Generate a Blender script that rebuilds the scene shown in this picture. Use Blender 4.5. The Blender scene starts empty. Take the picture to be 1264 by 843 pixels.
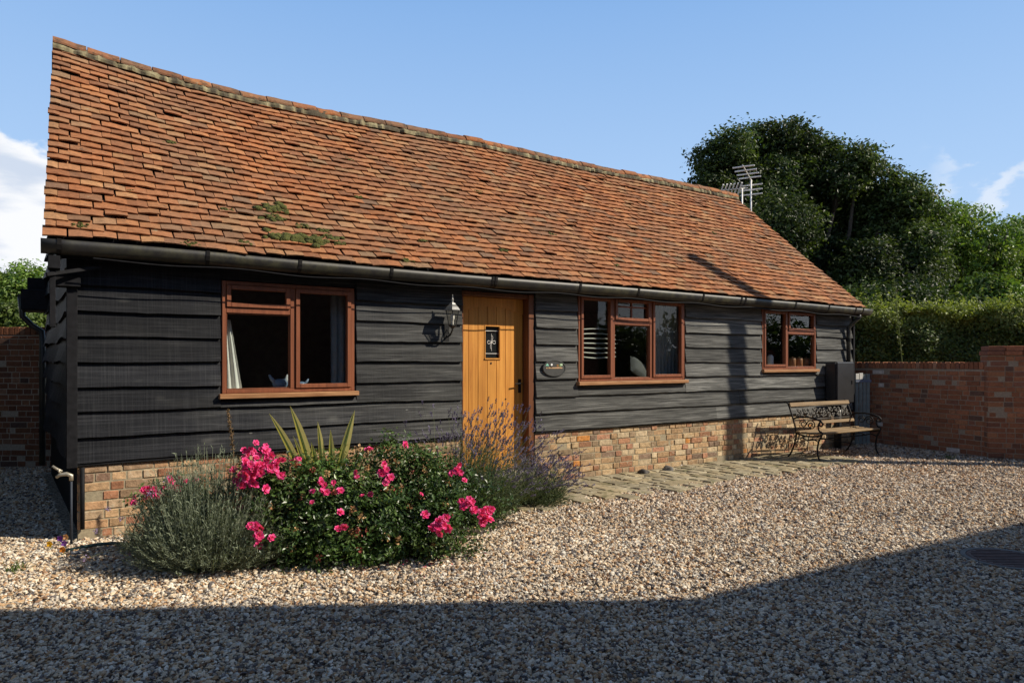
import bpy, bmesh, math, random
import numpy as np
from mathutils import Vector, Matrix
rng = np.random.default_rng(7)
random.seed(7)
R = math.radians
scene = bpy.context.scene
COL = scene.collection

# ------------------------------------------------------------------ camera
EYE = 1.45
F = 843.0
cam_d = bpy.data.cameras.new("camera"); cam = bpy.data.objects.new("camera", cam_d); COL.objects.link(cam)
cam.location = (0, 0, EYE); cam.rotation_euler = (R(90), 0, 0)
cam_d.sensor_width = 36; cam_d.lens = 36 * F / 1264
cam_d.shift_y = 25.5 / 1264
cam_d.clip_end = 2000
scene.camera = cam

# ------------------------------------------------------------------ sun + sky
SUN_AZ, SUN_EL = R(-8), R(38)
sunh = np.array([math.cos(SUN_AZ), math.sin(SUN_AZ)])
sun_d = bpy.data.lights.new("sun", 'SUN'); sun = bpy.data.objects.new("sun", sun_d); COL.objects.link(sun)
sun_d.energy = 5.0; sun_d.angle = R(0.53); sun_d.color = (1.0, 0.90, 0.74)
sv = Vector((sunh[0] * math.cos(SUN_EL), sunh[1] * math.cos(SUN_EL), math.sin(SUN_EL)))
sun.rotation_euler = sv.to_track_quat('Z', 'Y').to_euler(); sun.location = (20, -5, 20)

world = bpy.data.worlds.new("World"); scene.world = world; world.use_nodes = True
def build_world():
    nt = world.node_tree; N = nt.nodes; L = nt.links
    N.clear()
    out = N.new('ShaderNodeOutputWorld'); bg = N.new('ShaderNodeBackground')
    sky = N.new('ShaderNodeTexSky'); sky.sky_type = 'NISHITA'; sky.sun_disc = False
    sky.sun_elevation = SUN_EL; sky.sun_rotation = R(98); sky.altitude = 50
    sky.air_density = 1.0; sky.dust_density = 0.6; sky.ozone_density = 1.2
    tc = N.new('ShaderNodeTexCoord'); sep = N.new('ShaderNodeSeparateXYZ'); L.new(tc.outputs['Generated'], sep.inputs[0])
    def math_(op, a, b=None, clamp=False):
        m = N.new('ShaderNodeMath'); m.operation = op; m.use_clamp = clamp
        for i, q in enumerate((a, b)):
            if q is None: continue
            if isinstance(q, (int, float)): m.inputs[i].default_value = q
            else: L.new(q, m.inputs[i])
        return m.outputs[0]
    def ss(v, a, b):
        m = N.new('ShaderNodeMapRange'); m.interpolation_type = 'SMOOTHSTEP'
        L.new(v, m.inputs[0]); m.inputs[1].default_value = a; m.inputs[2].default_value = b
        return m.outputs[0]
    az = math_('ARCTAN2', sep.outputs[0], sep.outputs[1])
    el = math_('ARCSINE', sep.outputs[2])
    mp = N.new('ShaderNodeMapping'); mp.inputs['Scale'].default_value = (1, 1, 1.7); L.new(tc.outputs['Generated'], mp.inputs[0])
    nz = N.new('ShaderNodeTexNoise'); nz.inputs['Scale'].default_value = 9; nz.inputs['Detail'].default_value = 9; nz.inputs['Roughness'].default_value = 0.56
    L.new(mp.outputs[0], nz.inputs['Vector'])
    n = math_('SUBTRACT', nz.outputs[0], 0.5)
    # cumulus bank low on the left, a few small clouds low on the right
    topl = math_('ADD', el, math_('MULTIPLY', n, -0.22))
    left = math_('MULTIPLY', ss(topl, 0.262, 0.240), ss(az, -0.50, -0.58))
    er = math_('ADD', el, math_('MULTIPLY', n, 0.30))
    band = math_('MULTIPLY', ss(er, 0.168, 0.190), ss(er, 0.228, 0.205))
    right = math_('MULTIPLY', math_('MULTIPLY', band, ss(az, 0.53, 0.60)), 0.5)
    lowr = math_('MULTIPLY', ss(topl, 0.155, 0.10), ss(az, 0.55, 0.64))
    mask = math_('MAXIMUM', math_('MAXIMUM', left, right), math_('MULTIPLY', lowr, 0.8), True)
    nz2 = N.new('ShaderNodeTexNoise'); nz2.inputs['Scale'].default_value = 6; nz2.inputs['Detail'].default_value = 6
    mp2 = N.new('ShaderNodeMapping'); mp2.inputs['Location'].default_value = (3, 1, 0.03); mp2.inputs['Scale'].default_value = (1, 1, 3.0); L.new(tc.outputs['Generated'], mp2.inputs[0])
    L.new(mp2.outputs[0], nz2.inputs['Vector'])
    cr = N.new('ShaderNodeMix'); cr.data_type = 'RGBA'
    L.new(ss(nz2.outputs[0], 0.34, 0.50), cr.inputs[0])
    cr.inputs[6].default_value = (9.0, 10.2, 12.2, 1); cr.inputs[7].default_value = (13.6, 13.8, 14.2, 1)
    # a little white haze lifts the blue towards the horizon
    hz = N.new('ShaderNodeMix'); hz.data_type = 'RGBA'
    rp = N.new('ShaderNodeValToRGB'); e = rp.color_ramp.elements
    e[0].position = 0.0; e[0].color = (0.62, 0.76, 0.95, 1); e[1].position = 0.5; e[1].color = (0.235, 0.44, 0.80, 1)
    m_ = e.new(0.24); m_.color = (0.40, 0.60, 0.90, 1)
    L.new(el, rp.inputs[0])
    sc = N.new('ShaderNodeVectorMath'); sc.operation = 'SCALE'; L.new(rp.outputs[0], sc.inputs[0]); sc.inputs['Scale'].default_value = 0.93 / 0.06
    L.new(math_('MULTIPLY', ss(el, 1.0, 0.45), 0.9), hz.inputs[0]); L.new(sky.outputs[0], hz.inputs[6]); L.new(sc.outputs[0], hz.inputs[7])
    mx = N.new('ShaderNodeMix'); mx.data_type = 'RGBA'
    L.new(mask, mx.inputs[0]); L.new(hz.outputs[2], mx.inputs[6]); L.new(cr.outputs[2], mx.inputs[7])
    L.new(mx.outputs[2], bg.inputs[0]); bg.inputs[1].default_value = 0.06
    L.new(bg.outputs[0], out.inputs[0])
build_world()

vs = scene.view_settings
vs.view_transform = 'Standard'; vs.look = 'None'; vs.exposure = 0.25; vs.gamma = 1.0; vs.use_curve_mapping = False
scene.render.engine = 'CYCLES'
scene.cycles.max_bounces = 6; scene.cycles.diffuse_bounces = 3; scene.cycles.transparent_max_bounces = 12

# ------------------------------------------------------------------ mesh builder
class MB:
    def __init__(s): s.v = []; s.f = []; s.c = []; s.n = 0
    def add(s, v, faces, col=None):
        v = np.asarray(v, float).reshape(-1, 3)
        if isinstance(faces, np.ndarray): s.f.append(faces + s.n)
        else:
            by = {}
            for f in faces: by.setdefault(len(f), []).append(f)
            for k in by: s.f.append(np.array(by[k], int) + s.n)
        if col is None: col = (0.5, 0.5, 0.5)
        col = np.asarray(col, float)
        if col.ndim == 1: col = np.tile(col, (len(v), 1))
        s.v.append(v); s.c.append(col); s.n += len(v)
    def box(s, x0, x1, y0, y1, z0, z1, col=None, M=None):
        v = np.array([(x, y, z) for z in (z0, z1) for y in (y0, y1) for x in (x0, x1)], float)
        if M is not None: v = v @ np.array(M.to_3x3()).T + np.array(M.translation)
        s.add(v, [(0, 2, 3, 1), (4, 5, 7, 6), (0, 1, 5, 4), (2, 6, 7, 3), (0, 4, 6, 2), (1, 3, 7, 5)], col)
    def bar(s, a, b, w, h, col=None, up=(0, 0, 1)):
        a = Vector(a); b = Vector(b); d = b - a; l = d.length; d.normalize()
        upv = Vector(up); x = d.cross(upv)
        if x.length < 1e-4: x = d.cross(Vector((0, 1, 0)))
        x.normalize(); z = x.cross(d)
        M = Matrix((x, d, z)).transposed().to_4x4(); M.translation = a
        s.box(-w / 2, w / 2, 0, l, -h / 2, h / 2, col, M)
    def tube(s, pts, r, n=8, col=None, caps=True):
        P = [Vector(p) for p in pts]; m = len(P)
        rr = r if hasattr(r, '__len__') else [r] * m
        t0 = (P[1] - P[0]).normalized()
        ref = Vector((0, 0, 1)) if abs(t0.z) < 0.9 else Vector((0, 1, 0))
        x = t0.cross(ref).normalized(); V = []
        for i in range(m):
            t = (P[min(i + 1, m - 1)] - P[max(i - 1, 0)]).normalized()
            x = (x - t * x.dot(t)).normalized(); y = t.cross(x)
            for k in range(n):
                a = 2 * math.pi * k / n
                V.append(P[i] + (x * math.cos(a) + y * math.sin(a)) * rr[i])
        Fs = []
        for i in range(m - 1):
            for k in range(n):
                k2 = (k + 1) % n
                Fs.append((i * n + k, i * n + k2, (i + 1) * n + k2, (i + 1) * n + k))
        if caps:
            Fs.append(tuple(range(n - 1, -1, -1))); Fs.append(tuple(range((m - 1) * n, m * n)))
        s.add([tuple(v) for v in V], Fs, col)
    def lathe(s, prof, n=16, col=None, at=(0, 0, 0)):
        V = []; m = len(prof)
        for (r, z) in prof:
            for k in range(n):
                a = 2 * math.pi * k / n
                V.append((at[0] + r * math.cos(a), at[1] + r * math.sin(a), at[2] + z))
        Fs = [(i * n + k, i * n + (k + 1) % n, (i + 1) * n + (k + 1) % n, (i + 1) * n + k) for i in range(m - 1) for k in range(n)]
        Fs.append(tuple(range(n - 1, -1, -1))); Fs.append(tuple(range((m - 1) * n, m * n)))
        s.add(V, Fs, col)
    def prism(s, poly, y0, y1, col=None):      # polygon in (x,z) extruded along y
        n = len(poly)
        V = [(x, y0, z) for x, z in poly] + [(x, y1, z) for x, z in poly]
        Fs = [tuple(range(n)), tuple(range(2 * n - 1, n - 1, -1))] + [(i, n + i, n + (i + 1) % n, (i + 1) % n) for i in range(n)]
        s.add(V, Fs, col)
    def build(s, name, mat, parent=None, smooth=False, bevel=0, fixn=False, loc=None):
        me = bpy.data.meshes.new(name)
        v = np.concatenate(s.v); c = np.concatenate(s.c)
        me.vertices.add(len(v)); me.vertices.foreach_set('co', v.astype(np.float32).ravel())
        li = np.concatenate([f.ravel() for f in s.f]); cnt = np.concatenate([np.full(len(f), f.shape[1]) for f in s.f])
        st = np.concatenate([[0], np.cumsum(cnt)[:-1]])
        me.loops.add(len(li)); me.loops.foreach_set('vertex_index', li.astype(np.int32))
        me.polygons.add(len(cnt)); me.polygons.foreach_set('loop_start', st.astype(np.int32))
        me.polygons.foreach_set('use_smooth', np.full(len(cnt), bool(smooth)))
        a = me.attributes.new('Col', 'FLOAT_COLOR', 'POINT')
        a.data.foreach_set('color', np.concatenate([c, np.ones((len(c), 1))], 1).astype(np.float32).ravel())
        me.update(calc_edges=True); me.validate()
        if fixn or bevel:
            bm = bmesh.new(); bm.from_mesh(me)
            bmesh.ops.recalc_face_normals(bm, faces=bm.faces)
            if bevel: bmesh.ops.bevel(bm, geom=bm.edges[:], offset=bevel, segments=1, affect='EDGES', clamp_overlap=True)
            bm.to_mesh(me); bm.free()
        if mat is not None: me.materials.append(mat)
        o = bpy.data.objects.new(name, me); COL.objects.link(o)
        if parent is not None: o.parent = parent
        if loc is not None: o.location = loc
        return o

def thing(name, label, cat, loc=(0, 0, 0), rz=0, group=None):
    o = bpy.data.objects.new(name, None); COL.objects.link(o); o.empty_display_size = 0.1
    o.location = loc; o.rotation_euler = (0, 0, rz); o['label'] = label; o['category'] = cat
    if group: o['group'] = group
    return o
def tag(o, label, cat, group=None):
    o['label'] = label; o['category'] = cat
    if group: o['group'] = group
    return o
def struct(o, kind='structure'):
    o['kind'] = kind; return o

# ------------------------------------------------------------------ materials
class NT:
    def __init__(s, name):
        s.m = bpy.data.materials.new(name); s.m.use_nodes = True
        s.t = s.m.node_tree; s.N = s.t.nodes; s.L = s.t.links
        s.b = s.N['Principled BSDF']
    def set(s, **k):
        for a, v in k.items():
            i = s.b.inputs[a.replace('_', ' ')]
            if hasattr(v, 'is_output'): s.L.new(v, i)
            else: i.default_value = v
    def coord(s, scale=(1, 1, 1), which='Object', rot=(0, 0, 0)):
        tc = s.N.new('ShaderNodeTexCoord'); mp = s.N.new('ShaderNodeMapping')
        mp.inputs['Scale'].default_value = scale; mp.inputs['Rotation'].default_value = rot
        s.L.new(tc.outputs[which], mp.inputs[0]); return mp.outputs[0]
    def noise(s, vec, scale, detail=5, rough=0.55, dist=0):
        n = s.N.new('ShaderNodeTexNoise'); n.inputs['Scale'].default_value = scale; n.inputs['Detail'].default_value = detail
        n.inputs['Roughness'].default_value = rough; n.inputs['Distortion'].default_value = dist
        s.L.new(vec, n.inputs['Vector']); return n.outputs[0]
    def vor(s, vec, scale, feature='F1', out='Distance'):
        n = s.N.new('ShaderNodeTexVoronoi'); n.inputs['Scale'].default_value = scale; n.feature = feature
        s.L.new(vec, n.inputs['Vector']); return n.outputs[out]
    def ramp(s, v, stops):
        r = s.N.new('ShaderNodeValToRGB'); e = r.color_ramp.elements
        while len(e) < len(stops): e.new(0.5)
        for i, (p, c) in enumerate(stops):
            e[i].position = p; e[i].color = (c, c, c, 1) if not hasattr(c, '__len__') else (*c, 1)
        s.L.new(v, r.inputs[0]); return r.outputs[0]
    def attr(s, name='Col'):
        a = s.N.new('ShaderNodeAttribute'); a.attribute_name = name; return a.outputs['Color']
    def mix(s, fac, a, b, mode='MIX'):
        m = s.N.new('ShaderNodeMix'); m.data_type = 'RGBA'; m.blend_type = mode
        for i, q in ((0, fac), (6, a), (7, b)):
            if hasattr(q, 'is_output'): s.L.new(q, m.inputs[i])
            elif i == 0: m.inputs[0].default_value = q
            else: m.inputs[i].default_value = (*q, 1) if len(q) == 3 else q
        return m.outputs[2]
    def math(s, op, a, b=0.5):
        m = s.N.new('ShaderNodeMath'); m.operation = op
        for i, q in enumerate((a, b)):
            if hasattr(q, 'is_output'): s.L.new(q, m.inputs[i])
            else: m.inputs[i].default_value = q
        return m.outputs[0]
    def bump(s, h, strength=0.5, dist=0.01):
        b = s.N.new('ShaderNodeBump'); b.inputs['Strength'].default_value = strength; b.inputs['Distance'].default_value = dist
        s.L.new(h, b.inputs['Height']); s.L.new(b.outputs[0], s.b.inputs['Normal'])

def m_simple(name, col, rough=0.6, metal=0.0, var=0.25, nscale=12, bump=0.1, bdist=0.004, spec=0.5):
    t = NT(name); n = t.noise(t.coord(), nscale)
    v = t.ramp(n, [(0.25, 1 - var), (0.75, 1 + var)])
    t.set(Base_Color=t.mix(1.0, col, v, 'MULTIPLY'), Roughness=rough, Metallic=metal, Specular_IOR_Level=spec)
    if bump: t.bump(n, bump, bdist)
    return t.m
def m_attr(name, rough=0.8, var=0.3, nscale=25, bump=0.3, bdist=0.004, spec=0.3, speck=None):
    t = NT(name); co = t.coord(); n = t.noise(co, nscale, 6, 0.65)
    c = t.mix(1.0, t.attr(), t.ramp(n, [(0.25, 1 - var), (0.75, 1 + var)]), 'MULTIPLY')
    if speck:
        n2 = t.noise(co, speck[1], 4, 0.7)
        c = t.mix(t.ramp(n2, [(speck[2], 0.0), (speck[2] + 0.06, speck[3])]), c, speck[0])
    t.set(Base_Color=c, Roughness=rough, Specular_IOR_Level=spec)
    if bump: t.bump(n, bump, bdist)
    return t.m
def m_leaf(name, trans=0.3, rough=0.5, spec=0.35):
    t = NT(name); c = t.attr()
    t.set(Base_Color=c, Roughness=rough, Specular_IOR_Level=spec)
    tr = t.N.new('ShaderNodeBsdfTranslucent')
    t.L.new(t.mix(1.0, c, (1.5, 1.6, 0.7), 'MULTIPLY'), tr.inputs[0])
    mx = t.N.new('ShaderNodeMixShader'); mx.inputs[0].default_value = trans
    t.L.new(t.b.outputs[0], mx.inputs[1]); t.L.new(tr.outputs[0], mx.inputs[2])
    t.L.new(mx.outputs[0], t.N['Material Output'].inputs[0])
    return t.m
def m_glass(name='window_glass', tint=(0.88, 0.91, 0.91)):
    t = NT(name); N = t.N; L = t.L
    lw = N.new('ShaderNodeLayerWeight'); lw.inputs[0].default_value = 0.5
    fac = t.math('ADD', t.math('MULTIPLY', t.math('POWER', lw.outputs['Facing'], 4.0), 0.85), 0.035)
    tr = N.new('ShaderNodeBsdfTransparent'); tr.inputs[0].default_value = (*tint, 1)
    gl = N.new('ShaderNodeBsdfGlossy'); gl.inputs['Roughness'].default_value = 0.004
    nz = t.noise(t.coord(), 2.2, 1); bp = N.new('ShaderNodeBump'); bp.inputs['Strength'].default_value = 0.05; bp.inputs['Distance'].default_value = 0.01
    L.new(nz, bp.inputs['Height']); L.new(bp.outputs[0], gl.inputs['Normal'])
    mx = N.new('ShaderNodeMixShader'); L.new(fac, mx.inputs[0]); L.new(tr.outputs[0], mx.inputs[1]); L.new(gl.outputs[0], mx.inputs[2])
    L.new(mx.outputs[0], N['Material Output'].inputs[0]); return t.m
def m_boards():
    t = NT('black_stained_boards')
    g = t.noise(t.coord((1.6, 30, 55)), 1.0, 7, 0.65, 0.6)       # long grain
    saw = t.noise(t.coord((75, 2, 1.6)), 1.0, 4, 0.65)            # upright saw marks
    kn = t.vor(t.coord((2.2, 1, 5.2)), 1.0)
    w = t.noise(t.coord((0.5, 1, 1.5)), 1.0, 4)
    base = t.ramp(g, [(0.25, (0.007, 0.0075, 0.0095)), (0.5, (0.013, 0.0138, 0.0165)), (0.8, (0.038, 0.039, 0.044))])
    base = t.mix(1.0, base, t.ramp(w, [(0.3, 0.75), (0.7, 1.35)]), 'MULTIPLY')
    base = t.mix(t.ramp(saw, [(0.48, 0.0), (0.75, 0.34)]), base, (0.062, 0.064, 0.068))
    base = t.mix(t.ramp(kn, [(0.05, 0.5), (0.16, 0.0)]), base, (0.085, 0.085, 0.08))
    # weathering: the stain has worn grey towards the far end of the wall
    sp = t.N.new('ShaderNodeSeparateXYZ'); t.L.new(t.coord(), sp.inputs[0])
    worn = t.math('ADD', sp.outputs[0], t.math('MULTIPLY', t.noise(t.coord((1, 1, 4)), 1.3, 5), 5.0))
    mr = t.N.new('ShaderNodeMapRange'); t.L.new(worn, mr.inputs[0]); mr.inputs[1].default_value = 3.2; mr.inputs[2].default_value = 8.0; mr.inputs[4].default_value = 1.0
    wg = t.ramp(g, [(0.3, (0.020, 0.020, 0.019)), (0.5, (0.10, 0.10, 0.094)), (0.75, (0.30, 0.298, 0.28))])
    base = t.mix(t.math('MULTIPLY', mr.outputs[0], 0.78), base, wg)
    base = t.mix(1.0, base, t.mix(1.0, t.attr(), (2.0, 2.0, 2.0), 'MULTIPLY'), 'MULTIPLY')
    nl = t.vor(t.coord((1.6, 1, 4.9)), 1.0)
    base = t.mix(t.ramp(nl, [(0.020, 0.6), (0.03, 0.0)]), base, (0.22, 0.22, 0.21))
    t.set(Base_Color=base, Roughness=0.6, Specular_IOR_Level=0.10)
    t.bump(t.math('ADD', g, t.math('MULTIPLY', saw, 0.4)), 0.6, 0.007); return t.m
def m_wood(name, c0, c1, scale=(30, 30, 1.2), rough=0.45, bump=0.15, spec=0.4):
    t = NT(name); g = t.noise(t.coord(scale), 1.0, 6, 0.62, 0.8); w = t.noise(t.coord((2, 2, 1)), 1.0, 3)
    c = t.mix(1.0, t.ramp(g, [(0.25, c0), (0.75, c1)]), t.ramp(w, [(0.3, 0.85), (0.7, 1.15)]), 'MULTIPLY')
    t.set(Base_Color=c, Roughness=rough, Specular_IOR_Level=spec); t.bump(g, bump, 0.003); return t.m

M_BOARD = m_boards()
M_BLACK = m_simple('black_paint', (0.014, 0.014, 0.016), 0.6, var=0.4, nscale=20, spec=0.1)
def m_tile(name, dark=0.62):
    t = NT(name); co = t.coord(); n = t.noise(co, 30, 6, 0.65); big = t.noise(t.coord((1, 1, 1)), 0.9, 6, 0.6); mid = t.noise(co, 7, 5, 0.7)
    c = t.mix(1.0, t.attr(), t.ramp(n, [(0.25, 0.66), (0.75, 1.34)]), 'MULTIPLY')
    c = t.mix(t.ramp(big, [(0.42, 0.0), (0.68, 0.42)]), c, (0.17, 0.125, 0.085))          # soot and weather
    c = t.mix(t.ramp(mid, [(dark, 0.0), (dark + 0.10, 0.70)]), c, (0.060, 0.048, 0.032))   # dark lichen
    li = t.noise(t.coord((1, 1, 1), rot=(0.3, 0.5, 0)), 11, 4, 0.7)
    c = t.mix(t.ramp(li, [(0.66, 0.0), (0.72, 0.55)]), c, (0.36, 0.33, 0.22))              # pale lichen
    t.set(Base_Color=c, Roughness=0.88, Specular_IOR_Level=0.2); t.bump(n, 0.55, 0.006); return t.m
M_TILE = m_tile('clay_tile'); M_RIDGE = m_tile('ridge_tile', 0.50)
M_BRICK = m_attr('old_brick', 0.9, 0.5, 22, 1.0, 0.010, 0.15, speck=((0.40, 0.35, 0.26), 11, 0.58, 0.55))
M_RBRICK = m_attr('red_brick', 0.9, 0.35, 30, 0.6, 0.006, 0.2)
M_MORTAR = m_simple('lime_mortar', (0.30, 0.25, 0.165), 0.95, var=0.3, nscale=40, bump=0.5)
M_RMORTAR = m_simple('wall_mortar', (0.34, 0.27, 0.20), 0.95, var=0.3, nscale=40, bump=0.5)
M_RIDGEBED = m_attr('ridge_mortar', 0.95, 0.4, 30, 0.7, 0.01, 0.2)
M_FRAME = m_wood('stained_window_wood', (0.14, 0.043, 0.020), (0.29, 0.098, 0.044))
M_SILL = m_wood('weathered_sill_wood', (0.22, 0.09, 0.035), (0.46, 0.25, 0.12), (3, 30, 30))
M_DOOR = m_wood('oak_door', (0.40, 0.15, 0.024), (0.74, 0.345, 0.070), (22, 22, 1.1), 0.45)
M_DFRAME = m_wood('dark_oak_frame', (0.10, 0.034, 0.014), (0.2, 0.075, 0.03), (26, 26, 1.3))
M_GLASS = m_glass()
def m_gutter():
    t = NT('black_gutter_iron'); co = t.coord(); n = t.noise(co, 7, 6, 0.7); n2 = t.noise(t.coord((1, 1, 1)), 0.6, 3)
    l = t.math('MULTIPLY', t.ramp(n, [(0.42, 0.0), (0.62, 1.0)]), t.ramp(n2, [(0.4, 0.25), (0.6, 0.8)]))
    t.set(Base_Color=t.mix(l, (0.022, 0.021, 0.021), (0.10, 0.095, 0.05)), Roughness=0.5); t.bump(n, 0.15, 0.003); return t.m
M_GUTTER = m_gutter()
M_IRON = m_simple('cast_iron', (0.012, 0.011, 0.011), 0.6, 0.0, 0.4, 40, spec=0.25)
M_BENCHW = m_wood('weathered_bench_slat', (0.13, 0.08, 0.036), (0.34, 0.23, 0.115), (2.5, 40, 40), 0.7)
M_ALU = m_simple('dull_aluminium', (0.80, 0.78, 0.74), 0.5, 0.1, 0.15, 20, 0)
M_INT = m_simple('room_plaster', (0.22, 0.20, 0.17), 0.9)
M_CLOTH_W = m_simple('white_curtain_cloth', (0.78, 0.75, 0.68), 0.9, var=0.08)
M_CLOTH_G = m_simple('grey_curtain_cloth', (0.28, 0.29, 0.30), 0.9, var=0.15)
M_ATTR = m_attr('painted_detail', 0.5, 0.1, 30, 0)
M_LEAF = m_leaf('foliage_leaf')
M_ROSELEAF = m_leaf('rose_leaf', 0.15, 0.36, 0.45)
M_PETAL = m_leaf('rose_petal', 0.25, 0.5, 0.2)
M_LAV = m_leaf('lavender_leaf', 0.18, 0.7, 0.2)
M_BARK = m_simple('bark', (0.055, 0.042, 0.030), 0.9, var=0.4, nscale=8, bump=0.6, bdist=0.03)
M_MOSS = m_simple('roof_moss', (0.075, 0.08, 0.016), 1.0, var=0.6, nscale=60, bump=1.0, bdist=0.02)
M_STONE = m_attr('flint', 0.75, 0.25, 60, 0.2, 0.002, 0.35)
M_PAVE = m_attr('paving_stone', 0.9, 0.4, 16, 0.5, 0.006, 0.2, speck=((0.08, 0.085, 0.03), 7, 0.56, 0.65))

# ------------------------------------------------------------------ house frame
SL = 0.67
ev = np.array([1, SL]) / math.hypot(1, SL); nv = np.array([-ev[1], ev[0]])
A = np.array([-3.52, 5.53]); HROT = math.atan(SL)
def FS(x, t=0.0):
    q = (x - 632) / F
    return (q * (A[1] + nv[1] * t) - A[0] - nv[0] * t) / (ev[0] - q * ev[1])
def FD(s, t): return A[1] + ev[1] * s + nv[1] * t
def FZ(x, y, t=0.0): return EYE + (447 - y) / F * FD(FS(x, t), t)
def HW(s, t, z=0): p = A + ev * s + nv * t; return (p[0], p[1], z)
def at(x, y, Z): return ((x - 632) / F * Z, Z, EYE + (447 - y) / F * Z)
def gnd(x, y): Z = F * EYE / (y - 447); return ((x - 632) / F * Z, Z)
def curve(pts, t):
    S = np.array([FS(x, t) for x, y in pts]); Zz = np.array([FZ(x, y, t) for x, y in pts])
    return lambda s: np.interp(s, S, Zz)
T_G = -0.285
gz = curve([(50, 293), (87, 296), (170, 302.5), (257, 310), (371, 321), (484, 331), (600, 341), (716, 350), (789, 356), (870, 363), (983, 373), (1057, 380), (1078, 381.5)], T_G)
D_R = 2.1
rz_ = curve([(65, 49), (130, 69), (201, 91), (305, 118), (431, 144), (520, 161), (600, 176), (707, 201), (818, 222), (905, 240), (950, 249)], D_R)
T_E = -0.25
SLE, SLR = FS(53, T_E), FS(65, D_R)
SRE, SRR = FS(1068, T_E), FS(907, D_R)
DEPTH = 4.2; S_END = FS(1050, 0.0)
house = thing('barn_cottage', 'long low black weatherboarded cottage with red clay tile roof and oak door', 'cottage', (A[0], A[1], 0), HROT)

# ------------------------------------------------------------------ ground
def m_ground():
    t = NT('earth_and_grass'); n = t.noise(t.coord(), 1.5, 8, 0.7)
    t.set(Base_Color=t.ramp(n, [(0.3, (0.05, 0.06, 0.02)), (0.6, (0.08, 0.085, 0.03)), (0.8, (0.11, 0.09, 0.05))]), Roughness=1.0); t.bump(n, 0.5, 0.05); return t.m
def m_gravelbed():
    t = NT('gravel_bed'); v = t.coord()
    c = t.vor(v, 62, 'F1', 'Color'); d = t.vor(v, 62)
    sp = t.N.new('ShaderNodeSeparateColor'); t.L.new(c, sp.inputs[0])
    col = t.ramp(sp.outputs[0], [(0.0, (0.12, 0.095, 0.075)), (0.25, (0.26, 0.17, 0.11)), (0.5, (0.42, 0.32, 0.22)), (0.75, (0.50, 0.41, 0.30)), (1.0, (0.56, 0.49, 0.40))])
    t.set(Base_Color=t.mix(1.0, col, t.ramp(d, [(0.3, 1.0), (0.75, 0.4)]), 'MULTIPLY'), Roughness=0.9)
    t.bump(t.ramp(d, [(0.0, 1.0), (0.8, 0.0)]), 0.9, 0.012); return t.m
g = MB(); g.add([(-600, -600, -0.02), (600, -600, -0.02), (600, 900, -0.02), (-600, 900, -0.02)], [(0, 1, 2, 3)])
struct(g.build('ground', m_ground()))
g = MB(); g.add([(-16, -4, 0.0), (18, -4, 0.0), (18, 13.6, 0.0), (-16, 13.6, 0.0)], [(0, 1, 2, 3)])
struct(g.build('gravel_yard', m_gravelbed()))

PATH = (3.0, FS(1012, -0.5), -1.1, -0.03)        # s0,s1,t0,t1 of the stone strip
g = MB(); g.box(PATH[0], PATH[1], PATH[2], PATH[3], -0.02, 0.010)
o = struct(g.build('path_bed', m_simple('mossy_earth', (0.055, 0.055, 0.025), 1.0, var=0.5, nscale=20, bump=0.6), None)); o.location = (A[0], A[1], 0); o.rotation_euler = (0, 0, HROT)
g = MB(); s = PATH[0]
while s < PATH[1] - 0.05:
    w = rng.uniform(0.13, 0.20); t = PATH[3] - 0.01; sh = rng.uniform(0, 0.1)
    first = True
    while t > PATH[2] + 0.12 + rng.uniform(-0.12, 0.05):
        l = rng.uniform(0.16, 0.26) - (sh if first else 0); first = False
        gap = 0.012
        M = Matrix.Translation((s + w / 2 + 0.12 * (t / PATH[2]), t - l / 2, 0.0)) @ Matrix.Rotation(rng.normal(0, 0.05), 4, 'Z') @ Matrix.Rotation(rng.normal(0, 0.025), 4, 'X') @ Matrix.Rotation(rng.normal(0, 0.02), 4, 'Y')
        k = rng.uniform(0.75, 1.2); base = np.array([(0.31, 0.255, 0.16), (0.28, 0.24, 0.16), (0.33, 0.285, 0.195)][rng.integers(3)]) * k
        h = 0.026 + rng.uniform(-0.008, 0.01)
        g.box(-w / 2 + gap / 2, w / 2 - gap / 2, -l / 2 + gap / 2, l / 2 - gap / 2, -0.01, h, base, M)
        t -= l
    s += w
o = struct(g.build('path', M_PAVE, bevel=0.006)); o.location = (A[0], A[1], 0); o.rotation_euler = (0, 0, HROT)

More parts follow.
